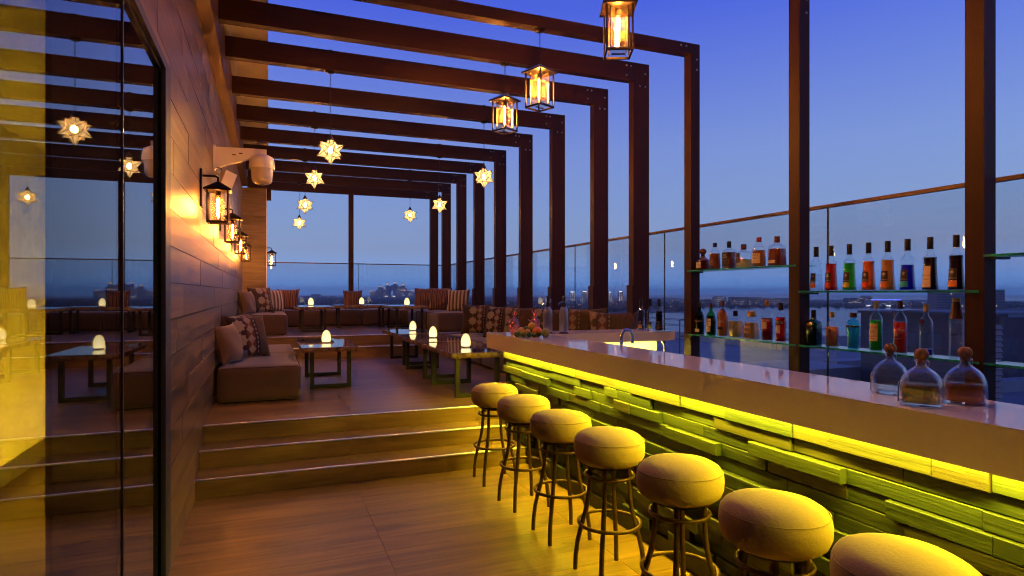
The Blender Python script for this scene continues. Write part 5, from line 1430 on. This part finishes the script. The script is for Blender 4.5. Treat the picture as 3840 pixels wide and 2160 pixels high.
# ---- opposite shore apartments
SHORE = [(2590, 2672, 1121, 'low apartment block at the slim post on the opposite shore'), (2682, 2724, 1113.5, 'stepped apartment block over the green whisky bottles'), (2744, 2806, 1114, 'broad apartment block over the squat tequila bottles'),
         (2808, 2872, 1118, 'long apartment block with a row of small lights'), (2876, 2960, 1117, 'long apartment block with red lights under the bourbon flask'), (2962, 3140, 1140, 'long low row of houses behind the middle post'),
         (3182, 3245, 1117, 'pale broad apartment block beside the blue-lit one'), (3246, 3272, 1112, 'narrow taller block beside the blue-lit one')]
for i, (a, b, yt, lb) in enumerate(SHORE):
    dd = 1900 - 8 * i
    block('shore_apartments', lb, 'building', a, b, yt, dd, 30, [FARW2, FARW, FARW2][i % 3], 10, 0, 'apartment blocks on the opposite shore', rows=4, glow=GLIR if i in (3, 4) else None, steps=((.15, .85, 2.5),) if i % 2 else ())
block('blue_lit_building', 'building with a bright blue light line along its roof', 'building', 3268, 3378, 1125, 1700, 30, FARW, 14, 0, None, GLIB, 5)
block('tall_slab', 'tall dark slab behind the broad post and the conical vodka bottle', 'building', 3514, 3768, 1086, 1300, 30, FARW2, 6, 0, None, None, 8)
tag(obj('quay_lights', MB().box(-45, -12, 0, 1, 0, 1.2).box(-6, 60, 0, 1, 0, 1.2), GLIW, None, tuple(ray(3310, HYP) * 1690 + Vector((0, 0, ZG + 4))), (0, 0, -TH)), 'two bright light lines on the quay below the blue-lit building', 'lights')
fs = MB().tube([tuple(ray(2560 + 410 * i / 20, HYP) * (1830 - 10 * math.sin(i)) + Vector((0, 0, ZG + .5 - EYE * 0))) for i in range(21)], 1.5, 4)
tag(obj('breakwater', fs, FARW2), 'thin dark breakwater line along the opposite shore', 'breakwater')

# ---- neighbouring roofs just below the terrace
ROOF = plain('roof_membrane', (.26, .25, .24), .75, var=.25, nscale=.6)
PARA = plain('parapet', (.36, .35, .34), .8, var=.15, nscale=2)
nr = thing('neighbour_roof', 'grey flat neighbouring roof with low parapets below the terrace', 'roof', (20, 15, -39))
part('roof_slab', MB().box(5.2, 26, -8, 45, -39, -1.6), ROOF, nr)
part('roof_slab', MB().box(26.02, 75, -8, 25.6, -39, -1.62), ROOF, nr)
part('parapet', MB().box(26.02, 75, 25.62, 25.95, -39, -.98), PARA, nr)
part('parapet', MB().box(25.7, 26.0, 25.97, 45, -1.6, -1.15), PARA, nr)
part('parapet', MB().box(5.2, 25.6, 44.7, 45, -1.6, -.9), PARA, nr)
part('roof_kerb', MB().box(8, 25.5, 12.0, 12.5, -1.6, -1.25).box(12, 12.4, -6, 11.9, -1.6, -1.2).box(20, 60, 17.0, 17.6, -1.59, -1.1), PARA, nr)
part('roof_hatch', MB().box(14.5, 17.5, 14.0, 16.4, -1.6, -.85).box(28, 31, 11.4, 13.2, -1.61, -.9), PARA, nr)
rl = thing('roof_railing', 'twin-pipe safety railing along the neighbouring roof edge', 'railing', (26, 35, -1.15))
for zz in (-.28, -.36, -.66, -.74):
    part('rail_pipe', MB().tube([(25.85, 22.0, zz), (25.85, 45, zz)], .022, 6), M['bolt'], rl)
for k in range(9):
    part('rail_post', MB().box(25.82, 25.88, 22.0 + 2.8 * k, 22.06 + 2.8 * k, -1.6, -.27), M['bolt'], rl)
for nx0, nx1, yt, dd, lb in ((2549, 2580, 1199, 30, 'pipe ladder frame on the neighbouring roof beside the slim post'), (3426, 3452, 1188, 26, 'pipe ladder frame on the neighbouring roof beside the louvred plant room')):
    c = ray((nx0 + nx1) / 2, HYP) * dd; w = (nx1 - nx0) / FPX * dd; h = (HYP - yt) / FPX * dd + EYE + 1.6
    t = thing('pipe_frame', lb, 'railing', (c.x, c.y, -1.6), 'pipe frames on the neighbouring roof', -TH)
    for sx in (-1, 1): obj('frame_post', MB().tube([(sx * w / 2, 0, 0), (sx * w / 2, 0, h)], .03, 6), FARW2, t)
    for k in (1, .55): obj('frame_bar', MB().tube([(-w / 2, 0, h * k), (w / 2, 0, h * k)], .025, 6), FARW2, t)
def louvre(n0, n1, yt, dd, nsl, label):
    c = ray((n0 + n1) / 2, HYP) * dd; w = (n1 - n0) / FPX * dd; h = (HYP - yt) / FPX * dd + EYE + 1.6
    t = thing('plant_room', label, 'plant room', (c.x, c.y, -1.6), 'louvred plant rooms on the roof', -TH + .12)
    obj('case', MB().box(-w / 2, w / 2, .06, 3, 0, h), FARW2, t)
    sm = MB().add([(-w / 2, 0, .0), (w / 2, 0, 0), (w / 2, .055, .11), (-w / 2, .055, .11), (-w / 2, .012, -.012), (w / 2, .012, -.012), (w / 2, .058, .098), (-w / 2, .058, .098)], [(0, 1, 2, 3), (7, 6, 5, 4), (0, 4, 5, 1), (3, 2, 6, 7)]).mesh('slat')
    for k in range(nsl): link('slat', sm, FARW3, t, (0, -.01, .1 + (h - .25) * k / nsl))
    obj('roof_cap', MB().box(-w / 2 - .08, w / 2 + .08, -.06, 3.05, h, h + .08), FARW2, t)
louvre(3500, 3640, 1186, 17, 16, 'louvred plant room behind the conical vodka bottle')
louvre(3700, 3764, 1190, 15, 16, 'narrow louvred plant room past the broad post')
t, w, h = block('roof_house', 'dark roof house at the edge beyond the broad post', 'building', 3768, 4000, 1190, 20, 4, FARW2)
block('roof_house', 'long pale roof house behind the plant rooms', 'building', 3640, 4000, 1172, 60, 10, FARW)

# ---- air between us and the far shore
hz_m, nt, out = mat_new('haze_air')
pv = N(nt, 'ShaderNodeVolumePrincipled')
pv.inputs['Color'].default_value = (.93, .96, 1.0, 1)
pv.inputs['Density'].default_value = .00011
pv.inputs['Anisotropy'].default_value = .2
nt.links.new(pv.outputs[0], out.inputs['Volume'])
hzo = obj('haze', MB().box(-8500, 11500, -1900, 11500, -47, 78), hz_m)
hzo['kind'] = 'stuff'
